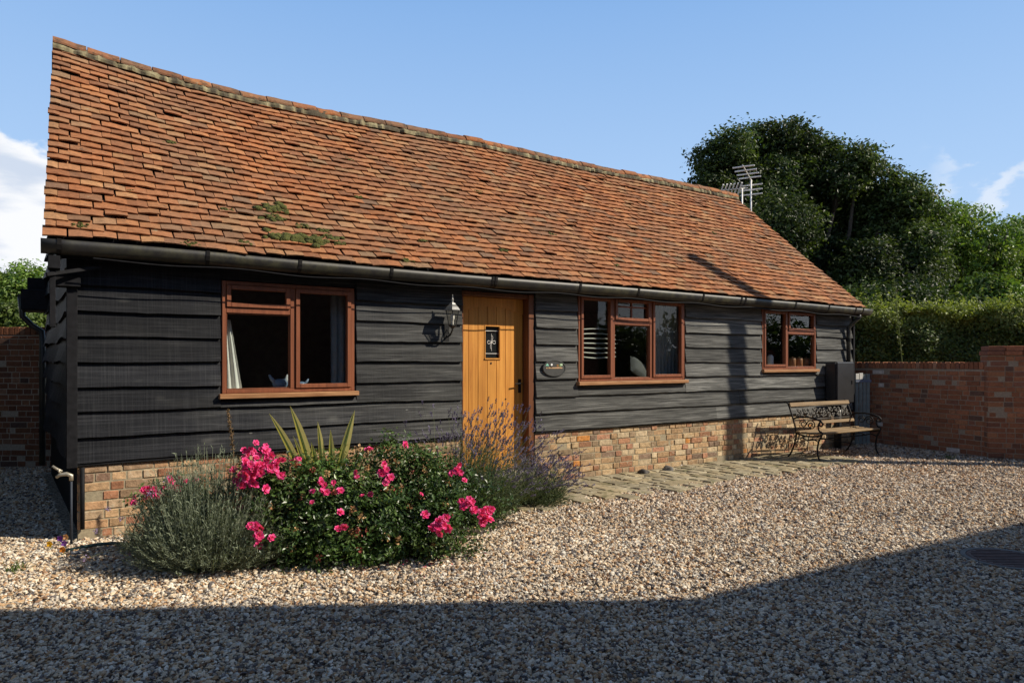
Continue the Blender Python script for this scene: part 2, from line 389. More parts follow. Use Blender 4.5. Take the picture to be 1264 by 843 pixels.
# gravel stones: one countless mass
def icosa():
    p = (1 + 5 ** .5) / 2
    v = np.array([(-1, p, 0), (1, p, 0), (-1, -p, 0), (1, -p, 0), (0, -1, p), (0, 1, p), (0, -1, -p), (0, 1, -p), (p, 0, -1), (p, 0, 1), (-p, 0, -1), (-p, 0, 1)], float)
    f = np.array([(0, 11, 5), (0, 5, 1), (0, 1, 7), (0, 7, 10), (0, 10, 11), (1, 5, 9), (5, 11, 4), (11, 10, 2), (10, 7, 6), (7, 1, 8), (3, 9, 4), (3, 4, 2), (3, 2, 6), (3, 6, 8), (3, 8, 9), (4, 9, 5), (2, 4, 11), (6, 2, 10), (8, 6, 7), (9, 8, 1)])
    return v / np.linalg.norm(v[0]), f
def rotmats(n, tilt):
    a = rng.uniform(0, 2 * np.pi, n); b = rng.normal(0, tilt, n); c = rng.normal(0, tilt, n)
    ca, sa, cb, sb, cc, sc_ = np.cos(a), np.sin(a), np.cos(b), np.sin(b), np.cos(c), np.sin(c)
    Rz = np.zeros((n, 3, 3)); Rz[:, 0, 0] = ca; Rz[:, 0, 1] = -sa; Rz[:, 1, 0] = sa; Rz[:, 1, 1] = ca; Rz[:, 2, 2] = 1
    Rx = np.zeros((n, 3, 3)); Rx[:, 0, 0] = 1; Rx[:, 1, 1] = cb; Rx[:, 1, 2] = -sb; Rx[:, 2, 1] = sb; Rx[:, 2, 2] = cb
    Ry = np.zeros((n, 3, 3)); Ry[:, 1, 1] = 1; Ry[:, 0, 0] = cc; Ry[:, 0, 2] = sc_; Ry[:, 2, 0] = -sc_; Ry[:, 2, 2] = cc
    return Rz @ Rx @ Ry
def gravel():
    iv, fc = icosa(); mb = MB()
    pts = []
    for z0, z1, dens in ((2.3, 4.2, 6200), (4.2, 6.0, 5000), (6.0, 8.5, 3200), (8.5, 12.6, 1700)):
        n = int(dens * 0.5 * (z1 ** 2 - z0 ** 2) * 2.2)
        Z = np.sqrt(rng.uniform(z0 ** 2, z1 ** 2, n)); X = rng.uniform(-1.1, 1.1, n) * Z
        pts.append(np.stack([X, Z], 1))
    P = np.concatenate(pts); rel = P - A; s = rel @ ev; t = rel @ nv
    edge = -0.90 + 0.07 * np.sin(s * 7) + 0.03 * np.sin(s * 19)
    keep = ~((s > -0.06 - 0.052 * t) & (s < S_END) & (t > 0.0) & (t < 4.3))
    onpath = (s > PATH[0]) & (s < PATH[1]) & (t > edge) & (t <= 0.0)
    keep &= ~(onpath & (rng.random(len(P)) > 0.05))
    keep &= ~((P[:, 0] > 6.3 + (12.47 - P[:, 1]) * 0.4) & (P[:, 1] > 10.15))
    man = np.array(gnd(1243, 691)); dm = np.hypot(P[:, 0] - man[0], P[:, 1] - man[1]); keep &= dm > 0.30
    P = P[keep]; n = len(P)
    d = np.clip(P[:, 1], 2.3, 12)
    sz = np.clip(rng.lognormal(0, 0.33, n), 0.5, 1.9) * (0.0060 + 0.00034 * d)
    sc = np.stack([sz * rng.uniform(1.0, 1.7, n), sz * rng.uniform(0.75, 1.2, n), sz * rng.uniform(0.45, 0.8, n)], 1)
    var = np.stack([iv * (1 + rng.normal(0, 0.16, (12, 1))) + rng.normal(0, 0.09, (12, 3)) for _ in range(24)])
    V = var[rng.integers(0, 24, n)] * sc[:, None, :]
    V = np.einsum('nij,nkj->nki', rotmats(n, 0.45), V)
    V[:, :, 0] += P[:, 0, None]; V[:, :, 1] += P[:, 1, None]; V[:, :, 2] += (0.004 + sz * rng.uniform(0.1, 0.95, n))[:, None]
    pal = np.array([(0.60, 0.51, 0.39), (0.54, 0.42, 0.285), (0.44, 0.28, 0.15), (0.62, 0.575, 0.49), (0.13, 0.115, 0.11), (0.24, 0.14, 0.08), (0.36, 0.31, 0.255), (0.075, 0.065, 0.065)])
    c = pal[rng.choice(8, n, p=[.22, .20, .13, .13, .10, .09, .09, .04])] * rng.uniform(0.82, 1.28, (n, 1))
    far = np.clip((P[:, 1] - 5.5) / 4.0, 0, 1)[:, None]; c = c * (1 - far * np.array([(0.02, 0.07, 0.08)]))
    c = c * (1 + 0.10 * np.sin(P[:, 0] * 1.3 + 1.7 * np.sin(P[:, 1] * 0.9)) * np.sin(P[:, 1] * 1.9 + P[:, 0] * 0.6))[:, None]
    Fa = (fc[None] + (np.arange(n) * 12)[:, None, None]).reshape(-1, 3)
    mb.add(V.reshape(-1, 3), Fa, np.repeat(c, 12, 0))
    struct(mb.build('gravel', M_STONE), 'stuff')
gravel()

# ------------------------------------------------------------------ house: openings
def opening(xl, xr, yt, yb, t=-0.03):
    return [FS(xl, t), FS(xr, t), FZ(xl, yb, t), FZ(xl, yt, t)]
W1 = opening(274, 437.5, 346, 486); W2 = opening(714, 845, 362, 471); W3 = opening(941, 1007, 380, 456)
DOOR = [FS(570, 0), FS(658, 0), 0.20, 2.24]
OPEN = [W1, W2, W3, DOOR]

# weatherboards
def wall_boards():
    mb = MB(); Z0 = 0.632; EX = 0.205
    def seg(s0, s1, z0, z1, seed, cut_top=False):
        tone = 0.5 * rng.uniform(0.72, 1.35)
        n = max(2, int((s1 - s0) / 0.08) + 1); S = np.linspace(s0, s1, n)
        ph = seed * 1.7
        wav = 0.005 * np.sin(S * 1.1 + ph * 3.1) + 0.003 * np.sin(S * 4.3 + ph * 7) + rng.normal(0, 0.0014, n)
        zz0 = z0 + wav; zt = np.full(n, z1 + (0.004 if cut_top else 0.02))
        bow = 0.003 * np.sin(S * 1.1 + ph)
        V = []
        for i in range(n):
            V += [(S[i], -0.010 + bow[i] * 0.3, zt[i]), (S[i], -0.027 + bow[i] * 0.6, (zt[i] + zz0[i]) / 2), (S[i], -0.044 + bow[i], zz0[i] + 0.004), (S[i], -0.041 + bow[i], zz0[i]), (S[i], 0.0, zz0[i] + 0.006), (S[i], 0.05, zz0[i] + 0.006), (S[i], 0.05, zt[i])]
        Fs = []
        for i in range(n - 1):
            a, b = i * 7, (i + 1) * 7
            for k in range(7): k2 = (k + 1) % 7; Fs.append((a + k, a + k2, b + k2, b + k))
        Fs.append(tuple(range(6, -1, -1))); Fs.append(tuple(range((n - 1) * 7, n * 7)))
        mb.add(V, Fs, (tone, tone, tone))
    k = 0
    zs = [Z0 + EX * i for i in range(9)]
    for i in range(8):
        z0 = zs[i]; z1 = zs[i + 1]
        spans = [(0.0, S_END)]
        for (a, b, c, d) in OPEN:
            a2, b2 = a - 0.012, b + 0.022
            new = []
            for (u, v) in spans:
                # split board vertically where an opening only takes part of the board
                if c >= z1 - 0.002 or d <= z0 + 0.002 or b2 <= u or a2 >= v: new.append((u, v)); continue
                if a2 > u: new.append((u, a2))
                if b2 < v: new.append((b2, v))
                if c > z0 + 0.03: seg(a2, b2, z0, c - 0.035, k + 0.5, True)
            spans = new
        for (u, v) in spans:
            k += 1
            # occasional butt joints in long runs
            if v - u > 4.2:
                m = u + (v - u) * rng.uniform(0.4, 0.6); seg(u, m - 0.002, z0, z1, k); seg(m + 0.002, v, z0 + rng.normal(0, 0.003), z1, k + 0.3)
            else: seg(u, v, z0 + rng.normal(0, 0.002), z1, k)
    # plain boarding up under the eaves
    spans = [(0.0, W1[0] - .012), (W1[1] + .022, DOOR[0] - .012), (DOOR[1] + .022, W2[0] - .012), (W2[1] + .022, W3[0] - .012), (W3[1] + .022, S_END)]
    for (u, v) in spans: mb.box(u, v, 0.0, 0.05, zs[8] + 0.02, 2.42)
    for (a, b, c, d) in OPEN: mb.box(a - .012, b + .022, 0.0, 0.06, d + 0.01, 2.42)
    return mb.build('weatherboarding', M_BOARD, house, fixn=True)
wall_boards()

# gable wall on the left, slightly out of square, and the other plain walls
GX = -0.22
def gable():
    mb = MB(); Z0 = 0.632; EX = 0.205
    d = np.array([GX, DEPTH]); L = np.linalg.norm(d); d /= L; nn = np.array([-d[1], d[0]])
    for i in range(19):
        z0 = Z0 + EX * i; z1 = z0 + EX + 0.02
        if i < 9: u0, u1 = 0.0, L
        else:
            tt = (z1 - 2.36) / 1.0 - 0.25 + 0.16; u0, u1 = L * tt / DEPTH, L * (1 - tt / DEPTH)
            if u1 - u0 < 0.15: break
        n = 16
        for j in range(1):
            S = np.linspace(u0, u1, n); V = []
            wv = 0.012 * np.sin(S * 3 + i) + 0.01 * np.sin(S * 7 + i * 2); bw = 0.018 * np.sin(S * 2.2 + i * 1.3)
            for k in range(n):
                for (off, z) in ((0.012, z1), (0.055 + bw[k], z0 + wv[k]), (-0.04, z0 + 0.01), (-0.04, z1)):
                    p = d * S[k] + nn * off; V.append((p[0], p[1], z))
            Fs = []
            for k in range(n - 1):
                for q in range(4): Fs.append((k * 4 + q, k * 4 + (q + 1) % 4, (k + 1) * 4 + (q + 1) % 4, (k + 1) * 4 + q))
            Fs += [(3, 2, 1, 0), tuple(range((n - 1) * 4, n * 4))]
            mb.add(V, Fs)
    mb.build('gable_boarding', M_BOARD, house, fixn=True)
    mb = MB(); mb.add([(0.03, 0.06, 0), (GX + 0.03, DEPTH, 0), (GX + 0.03, DEPTH, 2.36), (-0.1, 2.1, 4.5), (0.03, 0.06, 2.36),
                       (0.14, 0.06, 0), (GX + 0.14, DEPTH, 0), (GX + 0.14, DEPTH, 2.36), (0.0, 2.1, 4.5), (0.14, 0.06, 2.36)],
                      [(0, 1, 2, 3, 4), (9, 8, 7, 6, 5), (0, 4, 9, 5), (1, 6, 7, 2), (0, 5, 6, 1), (2, 7, 8, 3), (3, 8, 9, 4)])
    mb.add([(S_END - 0.12, 0.06, 0), (S_END - 0.12, DEPTH, 0), (S_END - 0.12, DEPTH, 2.36), (S_END - 0.12, 2.1, 4.45), (S_END - 0.12, 0.06, 2.36),
            (S_END - 0.01, 0.06, 0), (S_END - 0.01, DEPTH, 0), (S_END - 0.01, DEPTH, 2.36), (S_END - 0.01, 2.1, 4.45), (S_END - 0.01, 0.06, 2.36)],
           [(0, 1, 2, 3, 4), (9, 8, 7, 6, 5), (0, 4, 9, 5), (1, 6, 7, 2), (0, 5, 6, 1), (2, 7, 8, 3), (3, 8, 9, 4)])
    mb.box(GX + 0.14, S_END - 0.12, DEPTH - 0.1, DEPTH, 0, 2.5)
    mb.build('rear_wall', M_BLACK, house, fixn=True)
    mb = MB(); mb.box(0.16, S_END - 0.14, 0.07, DEPTH - 0.12, 0.0, 0.12); mb.box(0.16, S_END - 0.14, 0.07, DEPTH - 0.12, 2.36, 2.40)
    mb.box(0.16, S_END - 0.14, 2.9, 3.0, 0.12, 2.36)
    for x in (3.1, 4.9, 8.6): mb.box(x, x + 0.1, 0.2, 2.9, 0.12, 2.36)
    mb.build('interior', M_INT, house)
gable()
mb = MB(); mb.box(-0.075, 0.0, -0.055, 0.03, 0.60, 2.36); mb.build('corner_board', M_BLACK, house, bevel=0.004)
mb = MB(); mb.box(S_END, S_END + 0.05, -0.05, 0.05, 0.60, 2.36); mb.build('corner_board', M_BLACK, house, bevel=0.004)
# board mould under the weatherboards, split at the door
for a, b in ((0.0, DOOR[0] - 0.01), (DOOR[1] + 0.02, S_END)):
    mb = MB(); mb.box(a, b, -0.030, 0.02, 0.612, 0.634); mb.build('sole_plate', M_BLACK, house)

# ------------------------------------------------------------------ brickwork
BUFF = np.array([(0.40, 0.26, 0.145), (0.46, 0.325, 0.185), (0.34, 0.175, 0.10), (0.28, 0.20, 0.125), (0.50, 0.385, 0.245), (0.38, 0.195, 0.12), (0.22, 0.15, 0.105), (0.46, 0.21, 0.075)])
BUFFP = [.22, .22, .15, .15, .12, .08, .05, .01]
RED = 1.05 * np.array([(0.32, 0.130, 0.068), (0.28, 0.112, 0.060), (0.35, 0.155, 0.080), (0.23, 0.100, 0.062), (0.38, 0.20, 0.12), (0.16, 0.09, 0.065)])
REDP = [.36, .32, .16, .09, .03, .04]
def bricks(mb, L, z0, z1, pal, pp, course=0.076, y=-0.006, deep=0.06, flemish=True, joint=0.011, odd=None):
    zc = z0; i = 0
    while zc < z1 - 0.02:
        h = min(course, z1 - zc) - joint
        x = -rng.uniform(0, 0.2) if i % 2 else 0.0
        k = i % 2
        while x < L - 0.02:
            w = (0.225 if (k % 2 == 0 or not flemish) else 0.112) * rng.uniform(0.93, 1.07); k += 1
            if flemish and rng.random() < 0.12: w = 0.112
            a, b = max(x, 0), min(x + w - joint, L)
            if b - a > 0.03:
                c = pal[rng.choice(len(pal), p=pp)] * rng.uniform(0.8, 1.18)
                if odd and rng.random() < odd[0]: c = np.array(odd[1])
                yy = y + rng.normal(0, 0.0035)
                M = Matrix.Translation(((a + b) / 2, 0, zc + h / 2)) @ Matrix.Rotation(rng.normal(0, 0.012), 4, 'Y') @ Matrix.Rotation(rng.normal(0, 0.012), 4, 'Z')
                mb.box(-(b - a) / 2, (b - a) / 2, yy, yy + deep, -h / 2, h / 2, c, M)
            x += w
        zc += course; i += 1
def plinth():
    mb = MB(); bricks(mb, DOOR[0] - 0.02, -0.06, 0.612, BUFF * np.array([1.0, 0.92, 0.9]), BUFFP); off = MB()
    bricks(off, S_END - DOOR[1] - 0.02, -0.06, 0.612, BUFF, BUFFP, odd=(0.006, (0.52, 0.22, 0.06)))
    for v in off.v: v[:, 0] += DOOR[1] + 0.02
    mb.build('brick_plinth', M_BRICK, house, bevel=0.004); off.build('brick_plinth', M_BRICK, house, bevel=0.004)
    for a, b in ((0.004, DOOR[0] - 0.025), (DOOR[1] + 0.025, S_END - 0.004)):
        mb = MB(); mb.box(a, b, 0.0, 0.10, -0.1, 0.612); mb.build('plinth_mortar', M_MORTAR, house)
plinth()
mb = MB(); mb.box(DOOR[0] - 0.02, DOOR[1] + 0.02, -0.22, 0.18, -0.02, 0.10, (0.30, 0.27, 0.21)); mb.box(DOOR[0] - 0.01, DOOR[1] + 0.01, -0.06, 0.18, 0.102, 0.185, (0.32, 0.29, 0.22))
mb.build('doorstep', M_PAVE, house, bevel=0.012)

# ------------------------------------------------------------------ roof
def roof_pt(s, u, front=True):
    ze = gz(s) + 0.005; zr = rz_(s) - 0.07
    t = T_E + (D_R - T_E) * u; z = ze + (zr - ze) * u - 0.05 * np.sin(np.pi * u) * 0.6
    if not front: t = 2 * D_R - t
    return t, z
TILE_C = np.array([(0.86, 0.75, 0.66)]) * np.array([(0.40, 0.175, 0.078), (0.44, 0.21, 0.095), (0.35, 0.150, 0.070), (0.28, 0.128, 0.066), (0.44, 0.255, 0.13), (0.27, 0.15, 0.090), (0.29, 0.20, 0.125), (0.21, 0.135, 0.095), (0.44, 0.27, 0.155)])
TILE_P = [.28, .20, .20, .12, .08, .06, .025, .015, .02]
def tiles(front, name):
    mb = MB(); NC = 30
    for i in range(NC + 1):
        u0 = i / NC
        if u0 > 1.0 - 0.2 / NC: break
        u1 = u0 + 1.55 / NC
        s0 = SLE + (SLR - SLE) * u0; s1 = SRE + (SRR - SRE) * u0
        W = 0.165; n = int((s1 - s0) / W) + 1
        st = s0 - (W / 2 if i % 2 else 0) + np.arange(n + 1) * W + rng.normal(0, 0.004, n + 1)
        a = np.clip(st + 0.0015, s0 + rng.normal(0, 0.006), s1); b = np.clip(st + W - 0.003 + rng.normal(0, 0.003, n + 1), s0, s1 + rng.normal(0, 0.006))
        ok = b - a > 0.03; a = a[ok]; b = b[ok]; m = len(a)
        slip = rng.normal(0, 0.006, m) + (rng.random(m) < 0.03) * rng.uniform(-0.03, 0.01, m)
        lift = np.abs(rng.normal(0, 0.003, m)) + (rng.random(m) < 0.05) * rng.uniform(0.004, 0.014, m)
        skew = rng.normal(0, 0.008, m); tw = rng.normal(0, 0.003, m)
        course_wave = 0.006 * np.sin(a * 2.1 + i * 1.3) + 0.005 * np.sin(a * 4.7 + i * 2.1)
        cols = TILE_C[rng.choice(len(TILE_C), m, p=TILE_P)] * rng.uniform(0.8, 1.15, (m, 1))
        # damp patches and lichen gather towards the ridge and in drifts
        drift = 0.5 + 0.5 * np.sin(a * 0.9 + u0 * 7) * np.sin(a * 2.3 - u0 * 11)
        gmix = np.clip(0.10 + 0.25 * drift * (rng.random(m) < 0.35) + 0.20 * (u0 > 0.9), 0, 1)[:, None]
        cols = cols * (1 - gmix) + np.array([(0.25, 0.155, 0.095)]) * gmix
        rows = []
        slope = math.hypot(D_R - T_E, 2.4)
        for j, f in enumerate((0.0, 0.5, 1.0)):
            ss = a + (b - a) * f
            camb = 0.0045 if j == 1 else 0.0
            du = (slip + course_wave + skew * (f - 0.5)) / slope
            tL, zL = roof_pt(ss, u0 + du, front); tU, zU = roof_pt(ss, np.minimum(u1 + du, 1.02), front)
            dt, dz = tU - tL, zU - zL; l = np.sqrt(dt ** 2 + dz ** 2); nt_, nz_ = -dz / l, dt / l
            if not front: nt_, nz_ = -nt_, -nz_
            sgn = np.sign(nz_); nt_ *= sgn; nz_ *= sgn
            hl = 0.036 + lift * 1.3 + camb + tw * (f - 0.5) * 2; hu = 0.006 + camb
            th = 0.0125
            rows.append([np.stack([ss, tL + nt_ * hl, zL + nz_ * hl], 1), np.stack([ss, tU + nt_ * hu, zU + nz_ * hu], 1), np.stack([ss, tL + nt_ * (hl - th), zL + nz_ * (hl - th)], 1), np.stack([ss, tU + nt_ * (hu - th), zU + nz_ * (hu - th)], 1)])
        V = np.stack([rows[j][k] for j in range(3) for k in range(4)], 1)    # m,12,3
        base = np.array([(0, 4, 5, 1), (4, 8, 9, 5), (2, 6, 4, 0), (6, 10, 8, 4), (2, 0, 1, 3), (8, 10, 11, 9), (6, 2, 3, 7), (10, 6, 7, 11)])
        Fa = (base[None] + (np.arange(m) * 12)[:, None, None]).reshape(-1, 4)
        mb.add(V.reshape(-1, 3), Fa, np.repeat(cols, 12, 0))
    return mb.build(name, M_TILE, house)
roof = tiles(True, 'roof'); roof_b = tiles(False, 'rear_roof')
mb = MB(); S = np.linspace(0, 1, 40)
for fr in (True, False):
    V = []
    for k in S:
        for u in (0.01, 0.5, 1.0):
            s = (SLE + 0.03 + (SLR - SLE) * u) * (1 - k) + (SRE - 0.03 + (SRR - SRE) * u) * k
            t, z = roof_pt(s, u, fr); V.append((s, t, z - 0.012))
    V2 = [(x, y, z - 0.04) for x, y, z in V]; n = len(V)
    Fs = []
    for k in range(39):
        for u in range(2):
            a = k * 3 + u; Fs += [(a, a + 1, a + 4, a + 3), (n + a, n + a + 3, n + a + 4, n + a + 1)]
        Fs += [(k * 3, k * 3 + 3, n + k * 3 + 3, n + k * 3), (k * 3 + 2, n + k * 3 + 2, n + k * 3 + 5, k * 3 + 5)]
    Fs += [(0, n, n + 1, 1), (1, n + 1, n + 2, 2), (117, 118, n + 118, n + 117), (118, 119, n + 119, n + 118)]
    mb.add(V + V2, Fs)
mb.build('roof_deck', M_BLACK, house, fixn=True)
# ridge: mortar bed and angular ridge tiles
def ridge():
    bed = MB(); S = np.arange(SLR, SRR, 0.045); V = []; C = []
    for s in S:
        z = rz_(s); j = rng.normal(0, 0.010, 6); 
        prof = [(-0.118 + j[0], -0.125), (-0.118 + j[0], -0.095), (-0.085 + j[2] * .6, -0.035), (0, 0.0), (0.085, -0.035), (0.17, -0.15), (0.17, -0.2)]
        V += [(s, D_R + t, z + q) for t, q in prof]
        c = np.array((0.30, 0.26, 0.15)) * rng.uniform(0.4, 1.2) if rng.random() > .45 else np.array((0.09, 0.075, 0.05)); C += [c] * 7
    Fs = [(i * 7 + k, i * 7 + k + 1, (i + 1) * 7 + k + 1, (i + 1) * 7 + k) for i in range(len(S) - 1) for k in range(6)]
    Fs += [tuple(range(6, -1, -1)), tuple(range((len(S) - 1) * 7, len(S) * 7))]
    bed.add(V, Fs, np.array(C)); bed.build('ridge_mortar', M_RIDGEBED, house, fixn=True)
    mb = MB(); s = SLR
    while s < SRR - 0.05:
        l = min(0.31, SRR - s); z0, z1 = rz_(s), rz_(s + l - 0.012); h = rng.normal(0, 0.006)
        c = TILE_C[rng.choice([0, 1, 2, 3, 5])] * rng.uniform(0.75, 1.1)
        if rng.random() < 0.35: c = c * 0.55 + np.array((0.05, 0.045, 0.03))
        V = []
        for (ss, zz) in ((s, z0), (s + l / 3, z0 + (z1 - z0) / 3 + rng.normal(0, .004)), (s + 2 * l / 3, z0 + 2 * (z1 - z0) / 3 + rng.normal(0, .004)), (s + l - 0.012, z1)):
            for (t, q) in ((-0.105, -0.055), (-0.06, -0.005), (-0.02, 0.018), (0.02, 0.018), (0.06, -0.005), (0.105, -0.055)): V.append((ss, D_R + t, zz + q + h + 0.012))
        V += [(x, y, zq - 0.02) for x, y, zq in V]
        Fs = []
        for i in range(3):
            for k in range(5): a = i * 6 + k; Fs.append((a, a + 1, a + 7, a + 6))
        Fs += [(k, 24 + k, 24 + k + 1, k + 1) for k in range(5)] + [(18 + k, 18 + k + 1, 42 + k + 1, 42 + k) for k in range(5)] + [(0, 6, 30, 24), (6, 12, 36, 30), (12, 18, 42, 36), (5, 29, 35, 11), (11, 35, 41, 17), (17, 41, 47, 23)]
        mb.add(V, Fs, c); s += l
    mb.build('ridge_tiles', M_RIDGE, house)
ridge()
# moss cushions on the tiles
def moss():
    iv, fc = icosa()
    spots = [(338, 261, .15), (337, 273, .11), (366, 299, .20), (385, 301, .13), (408, 297, .10), (350, 298, .13), (400, 288, .06), (372, 283, .07), (280, 262, .05), (442, 247, .05), (100, 283, .05), (680, 292, .05), (418, 304, .06), (160, 240, .03), (880, 290, .05), (235, 305, .05), (300, 303, .06), (520, 300, .05), (620, 312, .06), (590, 240, .05), (210, 180, .05), (500, 325, .06), (760, 330, .05), (430, 200, .04)]
    for (x, y, r) in spots:
        # walk up the slope until the pixel height matches
        best = None
        for u in np.linspace(0, 1, 200):
            t = T_E + (D_R - T_E) * u; s = FS(x, t); tt, z = roof_pt(s, u); yy = 447 - (z - EYE) / FD(s, tt) * F
            if best is None or abs(yy - y) < best[0]: best = (abs(yy - y), s, tt, z)
        _, s, t, z = best; mb = MB()
        for k in range(26):
            q = r * 0.26 * rng.uniform(0.5, 1.2); p = np.array((s + rng.normal(0, r * 0.55), t - 0.02 + rng.normal(0, r * 0.16), 0))
            p[2] = z + 0.045 + (p[1] - t) * 1.0 + rng.normal(0, 0.004)
            v = iv * (1 + rng.normal(0, 0.15, (12, 1))) * np.array((q * 1.2, q * 0.8, q * 0.8)) + p
            mb.add(v, fc)
        mb.build('moss', M_MOSS, house, smooth=True)
moss()

# gutter, joints, fascia, downpipes
def sweep_gutter(sa, sb, zf, tc, r=0.072, n=60, dep=0.108):
    mb = MB(); S = np.linspace(sa, sb, n); V = []; K = 9
    for s in S:
        for k in range(K):
            a = math.pi + math.pi * k / (K - 1); V.append((s, tc + r * math.cos(a), zf(s) + dep * math.sin(a)))
        for k in range(K - 1, -1, -1):
            a = math.pi + math.pi * k / (K - 1); V.append((s, tc + (r - 0.006) * math.cos(a), zf(s) + 0.001 + (dep - 0.006) * math.sin(a)))
    m = 2 * K
    Fs = [(i * m + k, i * m + (k + 1) % m, (i + 1) * m + (k + 1) % m, (i + 1) * m + k) for i in range(n - 1) for k in range(m)]
    Fs += [tuple(range(K)), tuple(range((n - 1) * m + K - 1, (n - 1) * m - 1, -1))]
    mb.add(V, Fs); return mb
TG = -0.285 + 0.072
gutter = sweep_gutter(FS(50, T_G), FS(1078, T_G), lambda s: gz(s) - 0.004, TG).build('gutter', M_GUTTER, house, smooth=True, fixn=True)
def gjoint(s, wide=0.045):
    mb = MB(); K = 9; r = 0.079; V = []
    for ss in (s - wide / 2, s + wide / 2):
        for k in range(K):
            a = math.pi + math.pi * k / (K - 1); V.append((ss, TG + r * math.cos(a), gz(s) + 0.002 + (r + 0.036) * math.sin(a)))
        for k in range(K - 1, -1, -1):
            a = math.pi + math.pi * k / (K - 1); V.append((ss, TG + 0.0725 * math.cos(a), gz(s) + 0.002 + 0.1085 * math.sin(a)))
    m = 2 * K; Fs = [(k, (k + 1) % m, m + (k + 1) % m, m + k) for k in range(m)] + [(k, k + 1, m - 2 - k, m - 1 - k) for k in range(K - 1)] + [(m + k, m + m - 1 - k, m + m - 2 - k, m + k + 1) for k in range(K - 1)]
    mb.add(V, Fs); mb.build('gutter_joint', M_IRON, gutter, fixn=True)
for x in (73, 257, 371, 484, 609, 613, 717, 789, 869, 916, 921, 983, 1024, 1057, 1066): gjoint(FS(x, T_G), 0.03 if x > 70 else 0.05)
mb = MB()
Sx = np.linspace(SLE + 0.1, SRE - 0.05, 30)
for i in range(29):
    a, b = Sx[i], Sx[i + 1]; z = (gz(a) + gz(b)) / 2
    mb.add([(a, -0.16, gz(a) - 0.13), (b, -0.16, gz(b) - 0.13), (b, -0.16, gz(b) - 0.01), (a, -0.16, gz(a) - 0.01), (a, -0.135, gz(a) - 0.13), (b, -0.135, gz(b) - 0.13), (b, -0.135, gz(b) - 0.01), (a, -0.135, gz(a) - 0.01), (b, 0.0, gz(b) - 0.10), (a, 0.0, gz(a) - 0.10)],
           [(0, 1, 2, 3), (0, 4, 5, 1), (5, 4, 9, 8), (3, 2, 6, 7)])
mb.build('fascia', M_BLACK, house)
# right-hand downpipe with its swan neck
mb = MB(); sD = FS(1047, -0.08); zt = gz(sD)
mb.tube([(sD + 0.10, TG, zt - 0.09), (sD + 0.10, TG, zt - 0.15), (sD + 0.05, -0.14, zt - 0.24), (sD, -0.085, zt - 0.32), (sD, -0.085, zt - 0.5), (sD, -0.085, 1.2)], 0.034, 10)
dp = mb.build('downpipe', M_GUTTER, house, smooth=True)
mb = MB(); mb.tube([(sD, -0.085, 1.80), (sD, -0.085, 1.86)], 0.043, 10); mb.build('pipe_collar', M_IRON, dp)
# rear eave end: gutter, hopper bracket and downpipe seen past the gable
rg = MB(); r0 = HROT
tR = DEPTH + 0.22
sg = sweep_gutter(-0.55, S_END + 0.2, lambda s: 2.34 + 0 * s, tR + 0.05, n=8); sg.build('rear_gutter', M_GUTTER, house, fixn=True)
mb = MB(); mb.box(-0.50, 0.2, DEPTH - 0.35, tR, 2.10, 2.36); mb.box(-0.44, 0.1, DEPTH - 0.2, tR - 0.03, 2.36, 2.52); mb.build('rear_eave_box', M_BLACK, house, bevel=0.01)
mb = MB(); mb.tube([(-0.52, tR, 2.30), (-0.50, tR, 2.05), (-0.40, tR, 1.93), (-0.29, tR - 0.05, 1.85), (-0.285, tR - 0.1, 1.7), (-0.285, tR - 0.1, 0.1)], 0.036, 8); mb.build('rear_downpipe', M_GUTTER, house, smooth=True)
# front left corner: bargeboard foot and bracket below the gutter end
mb = MB(); mb.box(SLE + 0.03, SLE + 0.11, -0.24, -0.05, 2.17, 2.27); mb.box(SLE + 0.04, SLE + 0.08, -0.20, -0.165, 1.72, 2.17); mb.bar((SLE + 0.02, -0.22, 2.12), (0.16, -0.10, 2.22), 0.025, 0.03); mb.box(SLE + 0.04, 0.02, -0.10, 0.05, 2.05, 2.14)
mb.build('eave_bracket', M_BLACK, house, bevel=0.004)
# slim vent pipe on the plinth corner
mb = MB(); mb.tube([(0.035, -0.03, 0.10), (0.035, -0.03, 0.60)], 0.016, 8); mb.build('waste_pipe', M_BLACK, house, smooth=True)
# thin black cable clipped just below the gutter
mb = MB(); pts = []
for s in np.linspace(0.1, S_END - 0.1, 120):
    pts.append((s, -0.262, gz(s) - 0.128 - 0.010 * (1 - math.cos(2 * math.pi * ((s * 0.85) % 1.0)))))
mb.tube(pts, 0.006, 5); mb.build('eaves_cable', M_BLACK, house)

